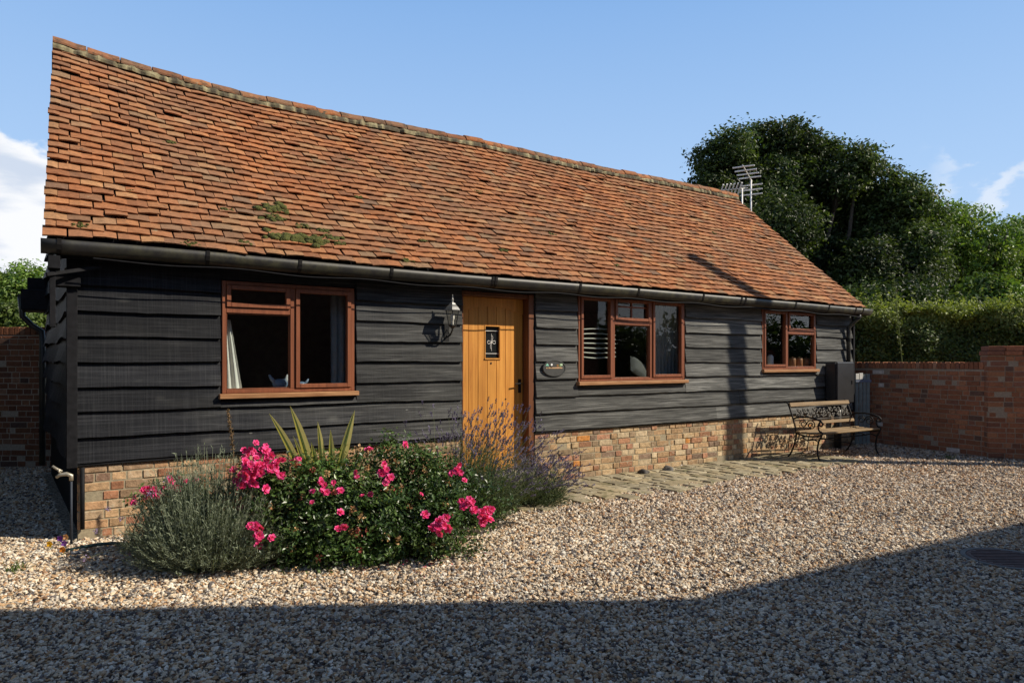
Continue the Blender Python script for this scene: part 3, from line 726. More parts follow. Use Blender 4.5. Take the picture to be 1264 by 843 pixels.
# ------------------------------------------------------------------ windows
def window(op, mulls, lights, part_label=None):
    """lights: (s0,s1,z0,z1,sash?,bars)"""
    s0, s1, z0, z1 = op; fw = 0.036; t0, t1 = -0.030, 0.045
    mb = MB()
    mb.box(s0, s0 + fw, t0, t1, z0, z1); mb.box(s1 - fw, s1, t0, t1, z0, z1)
    mb.box(s0 + fw, s1 - fw, t0, t1, z1 - fw, z1); mb.box(s0 + fw, s1 - fw, t0, t1, z0, z0 + 0.036)
    for a in mulls: mb.box(a - 0.024, a + 0.024, t0 + .002, t1, z0 + 0.036, z1 - fw)
    edges = [s0 + fw] + [q for a in mulls for q in (a - 0.024, a + 0.024)] + [s1 - fw]
    for (i, tz) in [(i, tz) for i, c in enumerate(lights) for tz in c.get('tr', [])]:
        mb.box(edges[2 * i], edges[2 * i + 1], t0 + .003, t1, tz - 0.026, tz + 0.026)
    w = mb.build('window', M_FRAME, house, bevel=0.004)
    mb = MB(); mb.box(s0 - 0.03, s1 + 0.03, -0.085, 0.03, z0 - 0.048, z0 - 0.002); mb.build('sill', M_SILL, w, bevel=0.006)
    for a, b in ((s1, s1 + 0.02), (s0 - 0.012, s0)):
        mb = MB(); mb.box(a, b, -0.012, 0.05, z0, z1); mb.build('lining', M_BLACK, w)
    for i, c in enumerate(lights):
        a, b = edges[2 * i], edges[2 * i + 1]; cuts = [z0 + 0.036] + [q for tz in sorted(c.get('tr', [])) for q in (tz - 0.026, tz + 0.026)] + [z1 - fw]
        for j in range(len(cuts) // 2):
            u, v = cuts[2 * j], cuts[2 * j + 1]; kind = c['k'][j]
            bw = {'sash': 0.040, 'fixed': 0.009}[kind]; tf = t0 - 0.014 if kind == 'sash' else t0 + 0.012
            sm = MB(); g = 0.002
            sm.box(a + g, a + bw, tf, 0.02, u + g, v - g); sm.box(b - bw, b - g, tf, 0.02, u + g, v - g)
            sm.box(a + bw, b - bw, tf, 0.02, v - bw, v - g); sm.box(a + bw, b - bw, tf, 0.02, u + g, u + bw)
            if c.get('bars') and j == c['bars'][0]:
                m_, hbar = (a + b) / 2, u + (v - u) * c['bars'][1]
                sm.box(m_ - 0.011, m_ + 0.011, -0.012, 0.015, u + bw, v - bw); sm.box(a + bw, b - bw, -0.011, 0.014, hbar - 0.011, hbar + 0.011)
            sm.build('sash' if kind == 'sash' else 'glazing_bead', M_FRAME, w, bevel=0.003)
            pm = MB(); pm.box(a + bw - 0.004, b - bw + 0.004, 0.001, 0.005, u + bw - 0.004, v - bw + 0.004); pm.build('pane', M_GLASS, w)
    return w
tf = -0.03
window(W1, [FS(361.5, tf)], [dict(k=['fixed', 'sash'], tr=[FZ(318, 384, tf)]), dict(k=['sash'])])
window(W2, [FS(757.5, tf), FS(804, tf)], [dict(k=['sash']), dict(k=['fixed', 'sash'], tr=[FZ(780, 399, tf)], bars=(1, 0.66)), dict(k=['sash'])])
window(W3, [FS(972, tf)], [dict(k=['sash']), dict(k=['fixed', 'sash'], tr=[FZ(990, 411, tf)])])

# ------------------------------------------------------------------ door
def door():
    d0, d1, zb, zt = DOOR; tD = 0.10
    mb = MB(); pw = 0.075
    mb.box(d1 - pw, d1, -0.015, 0.17, 0.186, zt); mb.box(d0, d0 + 0.018, -0.005, 0.17, 0.186, zt); mb.box(d0 + 0.018, d1 - pw, 0.0, 0.17, zt - 0.05, zt)
    mb.build('door_frame', M_DFRAME, house, bevel=0.004)
    a, b = d0 + 0.022, d1 - pw - 0.004; zb = 0.20; zt = zt - 0.054
    w0, w1 = FS(599, tD), FS(616.5, tD); v0, v1 = FZ(608, 442, tD), FZ(608, 403, tD)
    mb = MB(); n = 7; W = (b - a) / n
    mb.box(a, b, tD + 0.012, tD + 0.055, zb, v0); mb.box(a, b, tD + 0.012, tD + 0.055, v1, zt); mb.box(a, w0, tD + 0.012, tD + 0.055, v0, v1); mb.box(w1, b, tD + 0.012, tD + 0.055, v0, v1)
    gap = 0.0035
    for i in range(n):
        p, q = a + i * W + gap, a + (i + 1) * W - gap; jt = rng.normal(0, 0.0006)
        if q < w0 or p > w1: mb.box(p, q, tD + jt, tD + 0.012, zb, zt - 0.05)
        else:
            mb.box(p, q, tD + jt, tD + 0.012, zb, v0 - 0.012); mb.box(p, q, tD + jt, tD + 0.012, v1 + 0.012, zt - 0.05)
            if p < w0: mb.box(p, w0 - 0.012, tD + jt, tD + 0.012, v0 - 0.012, v1 + 0.012)
            if q > w1: mb.box(w1 + 0.012, q, tD + jt, tD + 0.012, v0 - 0.012, v1 + 0.012)
    mb.box(w0 - 0.012, w0, tD - 0.006, tD + 0.03, v0, v1); mb.box(w1, w1 + 0.012, tD - 0.006, tD + 0.03, v0, v1)
    mb.box(w0 - 0.012, w1 + 0.012, tD - 0.012, tD + 0.03, v0 - 0.016, v0); mb.box(w0 - 0.012, w1 + 0.012, tD - 0.006, tD + 0.03, v1, v1 + 0.012)
    # arched head rail and stiles, 5 mm proud of the planks
    K = 15; hz = zt - 0.17
    for i in range(K):
        p = a + (b - a) * i / K; q = a + (b - a) * (i + 1) / K
        f = lambda x: hz + 0.075 * (1 - ((x - (a + b) / 2) / ((b - a) / 2 - 0.03)) ** 2) if abs(x - (a + b) / 2) < (b - a) / 2 - 0.03 else hz
        mb.add([(p, tD - 0.006, f(p)), (q, tD - 0.006, f(q)), (q, tD - 0.006, zt), (p, tD - 0.006, zt), (p, tD + 0.01, f(p)), (q, tD + 0.01, f(q))], [(0, 1, 2, 3), (0, 4, 5, 1)])
    d = mb.build('door', M_DOOR, house)
    mb = MB(); mb.box(w0, w1, tD + 0.022, tD + 0.026, v0, v1); mb.build('pane', m_simple('dark_door_glass', (0.015, 0.017, 0.018), 0.08, var=0.1, bump=0), d)
    mb = MB(); cx, cz = (w0 + w1) / 2, (v0 + v1) / 2; y = tD + 0.02; r = 0.003
    for dz in (-0.13, 0.13): mb.tube([(w0, y, cz + dz), (w1, y, cz + dz)], r, 5)
    mb.tube([(cx, y, cz + 0.10), (cx, y, cz - 0.10)], r * 0.8, 5)
    for sx in (-1, 1):
        pts = [(cx + sx * 0.055 * math.sin(q), y, cz + 0.018 * math.sin(2 * q)) for q in np.linspace(0, math.pi, 12)]; mb.tube(pts, r, 5)
    pts = [(cx + 0.018 * math.sin(q * 2) * (1 if q < math.pi / 2 else 1), y, cz + 0.075 * math.cos(q)) for q in np.linspace(0, math.pi, 14)]; mb.tube(pts, r * 0.9, 5)
    mb.build('leadwork', M_ALU, d)
    mb = MB(); hs = b - 0.05; hzz = 1.17
    mb.box(hs - 0.018, hs + 0.018, tD - 0.012, tD - 0.001, hzz - 0.08, hzz + 0.08); mb.tube([(hs, tD - 0.01, hzz + 0.03), (hs, tD - 0.045, hzz + 0.03), (hs - 0.09, tD - 0.05, hzz + 0.025)], 0.008, 7)
    mb.build('handle', M_IRON, d)
    mb = MB(); mb.tube([((w0 + w1) / 2 - 0.02, tD - 0.004, v0 - 0.06), ((w0 + w1) / 2 - 0.02, tD + 0.004, v0 - 0.06)], 0.012, 8); mb.build('bolt_head', M_IRON, d); mb = MB(); mb.tube([(cx + 0.18, tD - 0.004, 1.02), (cx + 0.18, tD + 0.004, 1.02)], 0.010, 8); mb.build('bolt_head', M_IRON, d)
door()

# ------------------------------------------------------------------ things on the house
# lantern: bottom bracket + six-sided lantern
def lantern():
    dT = -0.17; s = FS(558.5, dT); zb = FZ(558.5, 402, dT)
    p = HW(s, 0, 0)
    th = thing('wall_lantern', 'small black six-sided wall lantern on a bracket left of the oak door', 'lantern', (p[0], p[1], zb), HROT)
    M_L = m_simple('lantern_metal', (0.045, 0.045, 0.045), 0.35, 0.6, 0.3, 30)
    c = (0, dT)
    mb = MB()
    mb.tube([(0, -0.03, -0.09), (0, -0.06, -0.115), (0, -0.12, -0.10), (0, dT, -0.045), (0, dT, -0.008)], 0.010, 8)
    mb.tube([(0, -0.03, -0.03), (0.0, -0.075, -0.055), (0, -0.11, -0.10)], 0.006, 6)
    mb.box(-0.03, 0.03, -0.046, -0.03, -0.16, 0.02); mb.build('bracket', M_L, th, bevel=0.003)
    mb = MB()
    mb.lathe([(0.012, -0.035), (0.022, -0.02), (0.045, -0.008), (0.050, 0.004), (0.046, 0.008)], 6, at=(c[0], c[1], 0))
    for k in range(6):
        a = math.pi / 3 * k; ca, sa = math.cos(a), math.sin(a)
        mb.tube([(0.044 * ca, dT + 0.044 * sa, 0.006), (0.078 * ca, dT + 0.078 * sa, 0.16)], 0.0045, 5)
    mb.build('lantern_body', M_L, th)
    mb = MB(); mb.lathe([(0.092, 0.158), (0.092, 0.166), (0.070, 0.195), (0.040, 0.225), (0.030, 0.24), (0.014, 0.246), (0.012, 0.268), (0.018, 0.275), (0.010, 0.285), (0.004, 0.33)], 6, at=(c[0], c[1], 0)); mb.build('roof', m_simple('lantern_top', (0.30, 0.30, 0.29), 0.35, 0.7, 0.2, 30), th)
    mb = MB(); mb.lathe([(0.041, 0.009), (0.073, 0.157)], 6, at=(c[0], c[1], 0)); mb.build('glass', m_glass('lantern_glass', (0.9, 0.9, 0.88)), th)
    mb = MB(); mb.lathe([(0.012, 0.01), (0.012, 0.05), (0.022, 0.075), (0.022, 0.105), (0.006, 0.13)], 10, at=(c[0], c[1], 0)); mb.build('bulb', m_simple('frosted_bulb', (0.75, 0.73, 0.68), 0.4, 0, 0.02), th)
lantern()
def plaque():
    t = -0.055; s = FS(684.5, t); z = FZ(684.5, 454.5, t); p = HW(s, -0.042)
    th = thing('oval_plaque', 'small dark oval house plaque with painted figures between the door and the middle window', 'plaque', (p[0], p[1], z), HROT)
    mb = MB(); n = 40; rx, rz = 0.175, 0.098
    def ring(k, y): return [(rx * k * math.cos(2 * math.pi * i / n), y, rz * k * math.sin(2 * math.pi * i / n)) for i in range(n)]
    V = ring(1.0, 0.0) + ring(1.0, -0.014) + ring(0.97, -0.019) + ring(0.90, -0.019) + ring(0.88, -0.013); Fs = []
    for q in range(4):
        for i in range(n): j = (i + 1) % n; Fs.append((q * n + i, q * n + j, (q + 1) * n + j, (q + 1) * n + i))
    Fs += [tuple(range(n)), tuple(range(4 * n, 5 * n))]
    mb.add(V, Fs); mb.build('board', m_simple('slate_grey_paint', (0.045, 0.045, 0.043), 0.55, var=0.3), th, fixn=True)
    mb = MB(); y0, y1 = -0.0165, -0.0130
    def blob(x, z, a, b, c, m=9):
        mb.prism([(x + a * math.cos(2 * math.pi * i / m) * rng.uniform(.8, 1.1), z + b * math.sin(2 * math.pi * i / m) * rng.uniform(.8, 1.1)) for i in range(m)], y0, y1, c)
    mb.prism([(-0.135, 0.028), (-0.085, 0.028), (-0.095, 0.045), (-0.105, 0.058), (-0.122, 0.048)], y0, y1, (0.25, 0.55, 0.42)); blob(-0.045, 0.042, 0.016, 0.014, (0.8, 0.8, 0.78)); blob(-0.05, 0.022, 0.02, 0.008, (0.02, 0.02, 0.02))
    blob(0.045, 0.035, 0.02, 0.012, (0.30, 0.16, 0.05)); blob(0.05, 0.018, 0.014, 0.006, (0.18, 0.04, 0.04)); blob(0.10, 0.042, 0.022, 0.016, (0.45, 0.6, 0.4)); blob(0.085, 0.03, 0.012, 0.012, (0.2, 0.3, 0.06))
    mb.build('painted_figures', M_ATTR, th)
    mb = MB(); x = -0.125
    while x < 0.115:
        w = rng.uniform(0.007, 0.014); h = rng.uniform(0.012, 0.018)
        if rng.random() > 0.13: mb.box(x, x + w * 0.7, y0, y1, -0.004 - 0, -0.004 + h, (0.62, 0.40, 0.22))
        x += w
    mb.build('lettering', M_ATTR, th)
plaque()
def cabinet():
    t = -0.27; s0, s1 = FS(1034, t), FS(1054, t); z0, z1 = FZ(1040, 497, t), FZ(1034, 447, t); p = HW(s0, 0)
    th = thing('meter_cabinet', 'black boxy wall cabinet with rounded edges above the right end of the bench', 'cabinet', (p[0], p[1], 0), HROT)
    W = s1 - s0; mk = m_simple('black_plastic', (0.022, 0.022, 0.024), 0.42, var=0.25, nscale=8)
    mb = MB(); mb.box(0, W, t + 0.03, -0.045, z0, z1 - 0.01); mb.build('case', mk, th, bevel=0.02)
    mb = MB(); mb.box(-0.008, W + 0.008, t, t + 0.028, z0 - 0.01, z1); d = mb.build('door', mk, th, bevel=0.012)
    mb = MB(); mb.box(W - 0.07, W - 0.045, t - 0.012, t - 0.001, (z0 + z1) / 2 - 0.03, (z0 + z1) / 2 + 0.03); mb.build('latch', M_IRON, d)
    mb = MB(); mb.tube([(W * 0.6, -0.10, z0), (W * 0.6, -0.10, 0.0)], 0.06, 10); mb.build('service_duct', mk, th, smooth=True)
cabinet()

# ------------------------------------------------------------------ bench
def bench():
    fl = np.array(gnd(1012, 571)); fr = np.array(gnd(1084, 562)); d = fr - fl; L = float(np.linalg.norm(d)); rz = math.atan2(d[1], d[0])
    th = thing('garden_bench', 'weathered garden bench with scrolled black iron ends and lattice back against the cottage wall', 'bench', (fl[0], fl[1], 0), rz)
    SH = 0.42
    def end(x):
        mb = MB(); r = 0.013
        def tb(p, rr=r): mb.tube([(x, a, b) for a, b in p], rr, 7)
        tb([(-0.03, 0.0), (0.0, 0.02), (0.035, 0.10), (0.04, 0.20), (0.02, 0.30), (-0.02, 0.37), (-0.04, SH), (-0.01, SH + 0.03)])                    # front leg, curved
        tb([(0.56, 0.0), (0.53, 0.02), (0.47, 0.10), (0.42, 0.22), (0.39, 0.33), (0.385, SH)])                                              # rear leg
        tb([(-0.02, SH - 0.03), (0.10, SH - 0.055), (0.24, SH - 0.06), (0.39, SH - 0.03)])                                                     # seat bearer
        tb([(0.385, SH - 0.02), (0.415, 0.52), (0.455, 0.64), (0.50, 0.76), (0.53, 0.83), (0.56, 0.84)])                                           # back post
        tb([(0.44, 0.60), (0.36, 0.635), (0.22, 0.645), (0.08, 0.63), (-0.01, 0.60), (-0.05, 0.56), (-0.03, 0.525), (0.01, 0.53), (0.015, 0.56)], 0.014)  # arm with scroll
        tb([(-0.01, 0.60), (0.03, 0.53), (0.02, 0.47), (-0.02, SH)], 0.012)
        for (cy, cz, rr) in ((0.14, 0.53, 0.075), (0.27, 0.54, 0.06)):
            tb([(cy + rr * math.cos(q) * (1 - q / 14), cz + rr * math.sin(q) * (1 - q / 14)) for q in np.linspace(0, 9, 26)], 0.008)
        tb([(0.03, 0.30), (0.12, 0.33), (0.20, 0.30), (0.28, 0.33), (0.39, 0.30)], 0.009)
        mb.build('iron_end', M_IRON, th, smooth=True)
    end(0.0); end(L)
    for k in range(5):
        y = -0.035 + k * 0.088; mb = MB(); dz = -0.012 * math.sin(k / 4 * math.pi)
        mb.box(-0.02, L + 0.02, y, y + 0.068, SH - 0.018 + dz, SH + 0.008 + dz); mb.build('seat_slat', M_BENCHW, th, bevel=0.006)
    lean = math.atan2(0.32, 0.11)
    def backplane(u): return (0.42 + 0.27 * u * 0.38, 0.50 + u * 0.33)
    # wooden top and bottom rails
    for (u, h) in ((0.93, 0.062), (0.08, 0.05)):
        y, z = backplane(u); M = Matrix.Translation((0, y - 0.02, z)) @ Matrix.Rotation(-0.30, 4, 'X')
        mb = MB(); mb.box(-0.01, L + 0.01, -0.012, 0.012, -h / 2, h / 2, None, M); mb.build('back_rail', M_BENCHW, th, bevel=0.005)
    # cast lattice of leafy scrolls
    mb = MB(); y0, z0 = backplane(0.52); M = Matrix.Translation((0, y0 - 0.012, z0)) @ Matrix.Rotation(-0.30, 4, 'X')
    def T(p): v = M @ Vector(p); return (v.x, v.y, v.z)
    H = 0.10
    for zz in (-H, H): mb.tube([T((0.02, 0, zz)), T((L - 0.02, 0, zz))], 0.008, 6)
    nn = 7
    for i in range(nn):
        cx = 0.07 + (L - 0.14) * (i + 0.5) / nn; sg = 1 if i % 2 else -1
        for (ox, oz, r0, sp) in ((-0.04, 0.035 * sg, 0.045, 1), (0.045, -0.03 * sg, 0.045, -1), (0.0, 0.05 * -sg, 0.025, 1), (0.06, 0.045 * sg, 0.028, 1)):
            mb.tube([T((cx + ox + r0 * (1 - q / 12) * math.cos(q * sp + i), 0, max(-H, min(H, oz + r0 * (1 - q / 12) * math.sin(q * sp + i))))) for q in np.linspace(0, 7.5, 18)], 0.0105, 5)
        for k in range(5):
            a = rng.uniform(0, 6.28); px, pz = cx + rng.uniform(-0.08, 0.08), rng.uniform(-0.06, 0.06); l = rng.uniform(0.03, 0.05); w = 0.014
            c_, s_ = math.cos(a), math.sin(a)
            mb.add([T((px, -0.004, pz)), T((px + l / 2 * c_ - w * s_, 0.002, pz + l / 2 * s_ + w * c_)), T((px + l * c_, -0.004, pz + l * s_)), T((px + l / 2 * c_ + w * s_, 0.002, pz + l / 2 * s_ - w * c_))], [(0, 1, 2, 3)])
    mb.build('lattice_back', m_simple('worn_cast_iron', (0.055, 0.048, 0.038), 0.5, 0.2, 0.5, 40), th, smooth=True)
    mb = MB(); mb.tube([(0, 0.20, 0.30), (L, 0.20, 0.30)], 0.009, 6); mb.tube([(0.02, 0.06, 0.36), (L - 0.02, 0.36, 0.14)], 0.008, 6); mb.build('tie_rod', M_IRON, th)
bench()

# ------------------------------------------------------------------ garden walls
def brick_wall(name, label, p0, p1, z1, thick=0.22, coping='edge', pal=RED, pp=REDP, odd=None, corbel=False):
    p0 = np.array(p0); p1 = np.array(p1); d = p1 - p0; L = float(np.linalg.norm(d)); rz = math.atan2(d[1], d[0])
    th = thing(name, label, 'wall', (p0[0], p0[1], 0), rz)
    zt = z1 - 0.115
    mb = MB(); bricks(mb, L, -0.05, zt, pal, pp, y=-0.006, odd=odd)
    bk = MB(); bricks(bk, L, -0.05, zt, pal, pp, y=-0.006)
    for v, c, f in zip(bk.v, bk.c, bk.f):
        v2 = v.copy(); v2[:, 1] = thick - v2[:, 1]; mb.v.append(v2); mb.c.append(c)
    n0 = mb.n
    for f in bk.f: mb.f.append(f[:, ::-1] + n0)
    mb.n += bk.n
    for e0, e1 in ((0.0, 0.07), (L - 0.07, L)):     # end bricks
        z = -0.05; k = 0
        while z < zt - 0.02:
            mb.box(e0 - (0.004 if e0 == 0 else 0), e1 + (0.004 if e1 == L else 0), 0.055, thick - 0.055, z, min(z + 0.065, zt), pal[rng.choice(len(pal), p=pp)]); z += 0.076; k += 1
    mb.build('brickwork', M_RBRICK, th, bevel=0.003)
    mb = MB(); mb.box(0.002, L - 0.002, 0.0, thick, -0.1, zt + 0.004); mb.build('mortar', M_RMORTAR, th)
    mb = MB(); x = -0.01; ov = 0.028 if corbel else 0.006
    while x < L:
        w = 0.074 * rng.uniform(0.95, 1.05) if not corbel else 0.225
        dz = rng.normal(0, 0.002); c = pal[rng.choice(len(pal), p=pp)] * rng.uniform(0.75, 1.25)
        mb.box(x, x + w - 0.009, -ov, thick + ov, zt + 0.008, z1 + dz - (0.045 if corbel else 0), c)
        if corbel: mb.box(x + 0.02, x + w + 0.008, -ov * 0.4, thick + ov * .4, z1 - 0.04, z1 + 0.03 + dz, c * 1.1)
        x += w
    cp = mb.build('coping', M_RBRICK, th, bevel=0.004)
    return th
wl0, wl1 = (6.02, 13.1), (7.17, 10.36)
brick_wall('brick_wall', 'low red brick garden wall with brick-on-edge top running from the cottage to the taller pier', wl0, wl1, 1.45, odd=(0.010, (0.62, 0.55, 0.50)))
brick_wall('brick_wall', 'taller red brick wall section with corbelled capping at the right edge', (7.12, 10.22), (13.6, 8.0), 1.66, 0.34, corbel=True, odd=(0.014, (0.60, 0.53, 0.48)))
brick_wall('brick_wall', 'shaded brick wall, colour darkened for shade, beyond the left end of the cottage', (-10.5, 9.35), (-6.2, 9.35), 1.93, 0.25, pal=RED * 0.55)  # palette darkened: the cottage's shade is put into the brick colour

# corrugated panel leaning by the wall
def panel():
    Z = 12.0; x0 = at(1055, 0, Z)[0]; x1 = at(1076, 0, Z)[0]
    th = thing('fence_panel', 'grey-green upright slatted panel standing behind the bench by the brick wall', 'panel', (x0, Z, 0), 0.2)
    W = (x1 - x0) / 4 * 1.03; mp = m_simple('grey_green_paint', (0.27, 0.31, 0.295), 0.6, var=0.25)
    for k in range(4):
        mb = MB(); mb.prism([(k * W + 0.004, 0), (k * W + W * 0.25, -0.02), (k * W + W * 0.75, -0.02), (k * W + W - 0.004, 0)], 0, 1, None)
        V = mb.v[-1].copy(); mb.v[-1] = np.stack([V[:, 0], V[:, 2], V[:, 1] * (1.235 + 0.01 * (k % 2))], 1)
        mb.build('slat', mp, th, fixn=True)
    for k in (0, 1):
        mb = MB(); mb.box(k * W + 0.008, k * W + W - 0.008, -0.024, 0.003, 1.15, 1.25 + 0.01 * (k % 2)); mb.build('sunlit_tip', m_simple('sunlit_white', (0.8, 0.77, 0.7), 0.6, var=0.05), th)  # white tips on two slats, sunlight put into their colour
    mb = MB(); mb.box(0.0, 4 * W, -0.032, -0.022, 1.10, 1.14); mb.build('strap', m_simple('blue_grey_band', (0.2, 0.24, 0.33), 0.5), th)
panel()

# ------------------------------------------------------------------ aerials behind the ridge
def aerial(Z, px_mast, y_bot, y_top, boom_dir, L, n, el_len, label, elem_tilt=0.0, refl=True, rr=0.016):
    b = at(px_mast, y_bot, Z); t = at(px_mast, y_top, Z); H = t[2] - b[2]
    th = thing('tv_aerial', label, 'aerial', b, 0)
    mb = MB(); mb.tube([(0, 0, -0.6), (0, 0, H)], 0.017, 7); mb.build('mast', M_ALU, th, smooth=True)
    bd = Vector(boom_dir).normalized(); mb = MB(); mb.tube([(0, 0, H) - bd * 0.15 if False else tuple(Vector((0, 0, H)) - bd * 0.12), tuple(Vector((0, 0, H)) + bd * L)], 0.013, 6); mb.build('boom', M_ALU, th)
    side = bd.cross(Vector((0, 0, 1))).normalized(); side = (Matrix.Rotation(elem_tilt, 3, bd) @ side)
    for k in range(n):
        c = Vector((0, 0, H)) + bd * (L * (k + 0.6) / n); l = el_len * (1 - 0.015 * k); mb = MB(); mb.tube([tuple(c - side * l / 2), tuple(c + side * l / 2)], rr, 6); mb.build('element', M_ALU, th)
    if refl:
        for dz in (-0.30, -0.2, -0.10):
            c = Vector((0, 0, H + dz)) - bd * 0.05; mb = MB(); mb.tube([tuple(c - side * el_len / 2), tuple(c + side * el_len / 2)], rr, 6); mb.build('element', M_ALU, th)
aerial(14.4, 927, 262, 222, (-0.55, -1, 0.08), 0.95, 4, 0.44, 'upper television aerial with level bars on a mast behind the far end of the ridge')
aerial(14.2, 916, 258, 233, (-1, -0.2, -0.13), 0.50, 6, 0.30, 'lower television aerial with close slanting bars just above the ridge', elem_tilt=0.75, refl=False, rr=0.018)

# ------------------------------------------------------------------ inside the windows
def curtain(name, xa, xb, ya, yb, mat, label, t=0.13, ripple=0.018, taper=0.0):
    s0, s1 = FS(xa, t), FS(xb, t); z0, z1 = FZ((xa + xb) / 2, yb, t), FZ((xa + xb) / 2, ya, t)
    p = HW(s0, t); mb = MB(); W = s1 - s0; n = max(10, int(W / 0.012)); V = []
    for dy in (0, 0.004):
        for zz in np.linspace(z0, z1, 8):
            k = (zz - z0) / (z1 - z0)
            for i in range(n):
                f = i / (n - 1); x = f * W * (1 - taper * k); V.append((x, dy + ripple * math.sin(f * W / 0.035 * 2 * math.pi * 0.5 + 0.4 * math.sin(zz * 3)), zz))
    Fs = [(b * 8 * n + j * n + i, b * 8 * n + j * n + i + 1, b * 8 * n + (j + 1) * n + i + 1, b * 8 * n + (j + 1) * n + i) for b in (0, 1) for j in range(7) for i in range(n - 1)]
    mb.add(V, Fs); o = mb.build(name, mat, smooth=True); o.location = (p[0], p[1], 0); o.rotation_euler = (0, 0, HROT)
    tag(o, label, 'curtain')
curtain('curtain', 275, 300, 395, 487, M_CLOTH_W, 'sunlit white curtain edge at the left side of the largest window', taper=0.62)
curtain('curtain', 408, 437, 350, 478, M_CLOTH_G, 'grey curtain drawn back at the right side of the largest window', 0.2)
curtain('curtain', 806, 846, 360, 462, M_CLOTH_G, 'grey curtain filling the right light of the three-light window', 0.25)
def at_house(x, y, t): s = FS(x, t); z = FZ(x, y, t); p = HW(s, t, z); return (p[0], p[1], z)
# window boards carry the ornaments
mb = MB()
m_ = m_simple('inner_sill', (0.45, 0.40, 0.33), 0.6)
for W in (W1, W2, W3): mb = MB(); mb.box(W[0] + .02, W[1] - .02, 0.06, 0.28, W[2] + 0.0, W[2] + 0.034); mb.build('window_board', m_, house)
def bird(x, y, t, k, label, flip=1):
    p = HW(FS(x, t), t, 0); z = W1[2] + 0.034
    th = thing('bird_ornament', label, 'ornament', (p[0], p[1], z), HROT)
    iv, fc = icosa(); mw = m_attr('glazed_pottery', 0.25, 0.15, 40, 0)
    mb = MB()
    prof = [(0.0, 0.0), (0.022, 0.0), (0.030, 0.012), (0.034, 0.03), (0.026, 0.05), (0.008, 0.06)]
    mb.lathe([(r * k, zz * k) for r, zz in prof], 12, (0.16, 0.22, 0.32))
    v = mb.v[0]; v[:, 0] *= 1.5; mb.build('body', mw, th, smooth=True)
    mb = MB(); mb.tube([(flip * 0.03 * k, 0, 0.035 * k), (flip * 0.042 * k, 0, 0.06 * k), (flip * 0.05 * k, 0, 0.078 * k), (flip * 0.062 * k, 0, 0.076 * k)], [0.018 * k, 0.013 * k, 0.013 * k, 0.003 * k], 8, (0.75, 0.76, 0.76)); mb.build('head', mw, th, smooth=True)
    mb = MB(); mb.tube([(-flip * 0.03 * k, 0, 0.035 * k), (-flip * 0.055 * k, 0, 0.06 * k), (-flip * 0.07 * k, 0, 0.085 * k)], [0.016 * k, 0.012 * k, 0.006 * k], 8, (0.22, 0.28, 0.38)); mb.build('tail', mw, th, smooth=True)
bird(346, 470, 0.13, 1.5, 'blue and white pottery bird on the sill left of the centre mullion')
bird(372, 470, 0.14, 1.0, 'small white pottery bird mostly behind the centre mullion of the largest window', -1)
def bottle():
    t = 0.14; p = HW(FS(951, t), t); th = thing('soap_bottle', 'white bottle with dark cap on the sill of the far window', 'bottle', (p[0], p[1], W3[2] + 0.034), 0)
    mb = MB(); mb.lathe([(0.045, 0), (0.047, 0.01), (0.047, 0.16), (0.03, 0.185), (0.016, 0.195)], 14); mb.build('body', m_simple('white_plastic', (0.7, 0.7, 0.7), 0.4, var=0.03, bump=0), th, smooth=True)
    mb = MB(); mb.lathe([(0.018, 0.195), (0.018, 0.235), (0.006, 0.24), (0.006, 0.27)], 10); mb.tube([(0, 0, 0.262), (-0.04, -0.01, 0.258)], 0.007, 6); mb.build('cap', M_BLACK, th)
bottle()
for i, (x, lab) in enumerate(((978, 'left of the three brown jars on the far window sill'), (986.5, 'middle of the three brown jars on the far window sill'), (995, 'right of the three brown jars on the far window sill'))):
    t = 0.13; p = HW(FS(x, t), t); th = thing('storage_jar', lab, 'jar', (p[0], p[1], W3[2] + 0.034), 0, 'brown jars on the far window sill')
    mb = MB(); mb.lathe([(0.048, 0), (0.055, 0.01), (0.055, 0.12), (0.05, 0.135)], 14); mb.build('body', m_simple('terracotta_jar', (0.42, 0.17, 0.07), 0.5, var=0.1, bump=0), th, smooth=True)
    mb = MB(); mb.lathe([(0.052, 0.136), (0.052, 0.15), (0.012, 0.155), (0.012, 0.168)], 12); mb.build('lid', m_simple('dark_lid', (0.12, 0.06, 0.035), 0.5), th)
# slatted lampshade in the middle window and a grey cushion
def shade():
    t = 0.09; x = 738; p = HW(FS(x, t), t); z0, z1 = FZ(x, 440, t), FZ(x, 408, t)
    th = thing('window_blind', 'curved pale slats of a blind behind the left light of the middle window', 'blind', (p[0], p[1], 0), HROT)
    n = 7
    for k in range(n):
        z = z0 + (z1 - z0) * k / (n - 1); mb = MB(); V = []
        sag = 0.022 * (1 - 2 * k / (n - 1))
        pts = [(q * 0.30, 0, z - sag * (1 - q * q)) for q in np.linspace(-1, 1, 12)]
        for (px, py, pz) in pts: V += [(px, py - 0.012, pz - 0.004), (px, py + 0.012, pz + 0.006), (px, py + 0.012, pz + 0.009), (px, py - 0.012, pz - 0.001)]
        Fs = [(i * 4 + q, i * 4 + (q + 1) % 4, i * 4 + 4 + (q + 1) % 4, i * 4 + 4 + q) for i in range(11) for q in range(4)]
        mb.add(V, Fs); mb.build('slat', m_simple('cream_slat', (0.75, 0.72, 0.62), 0.4, var=0.05, bump=0), th, fixn=True)
shade()
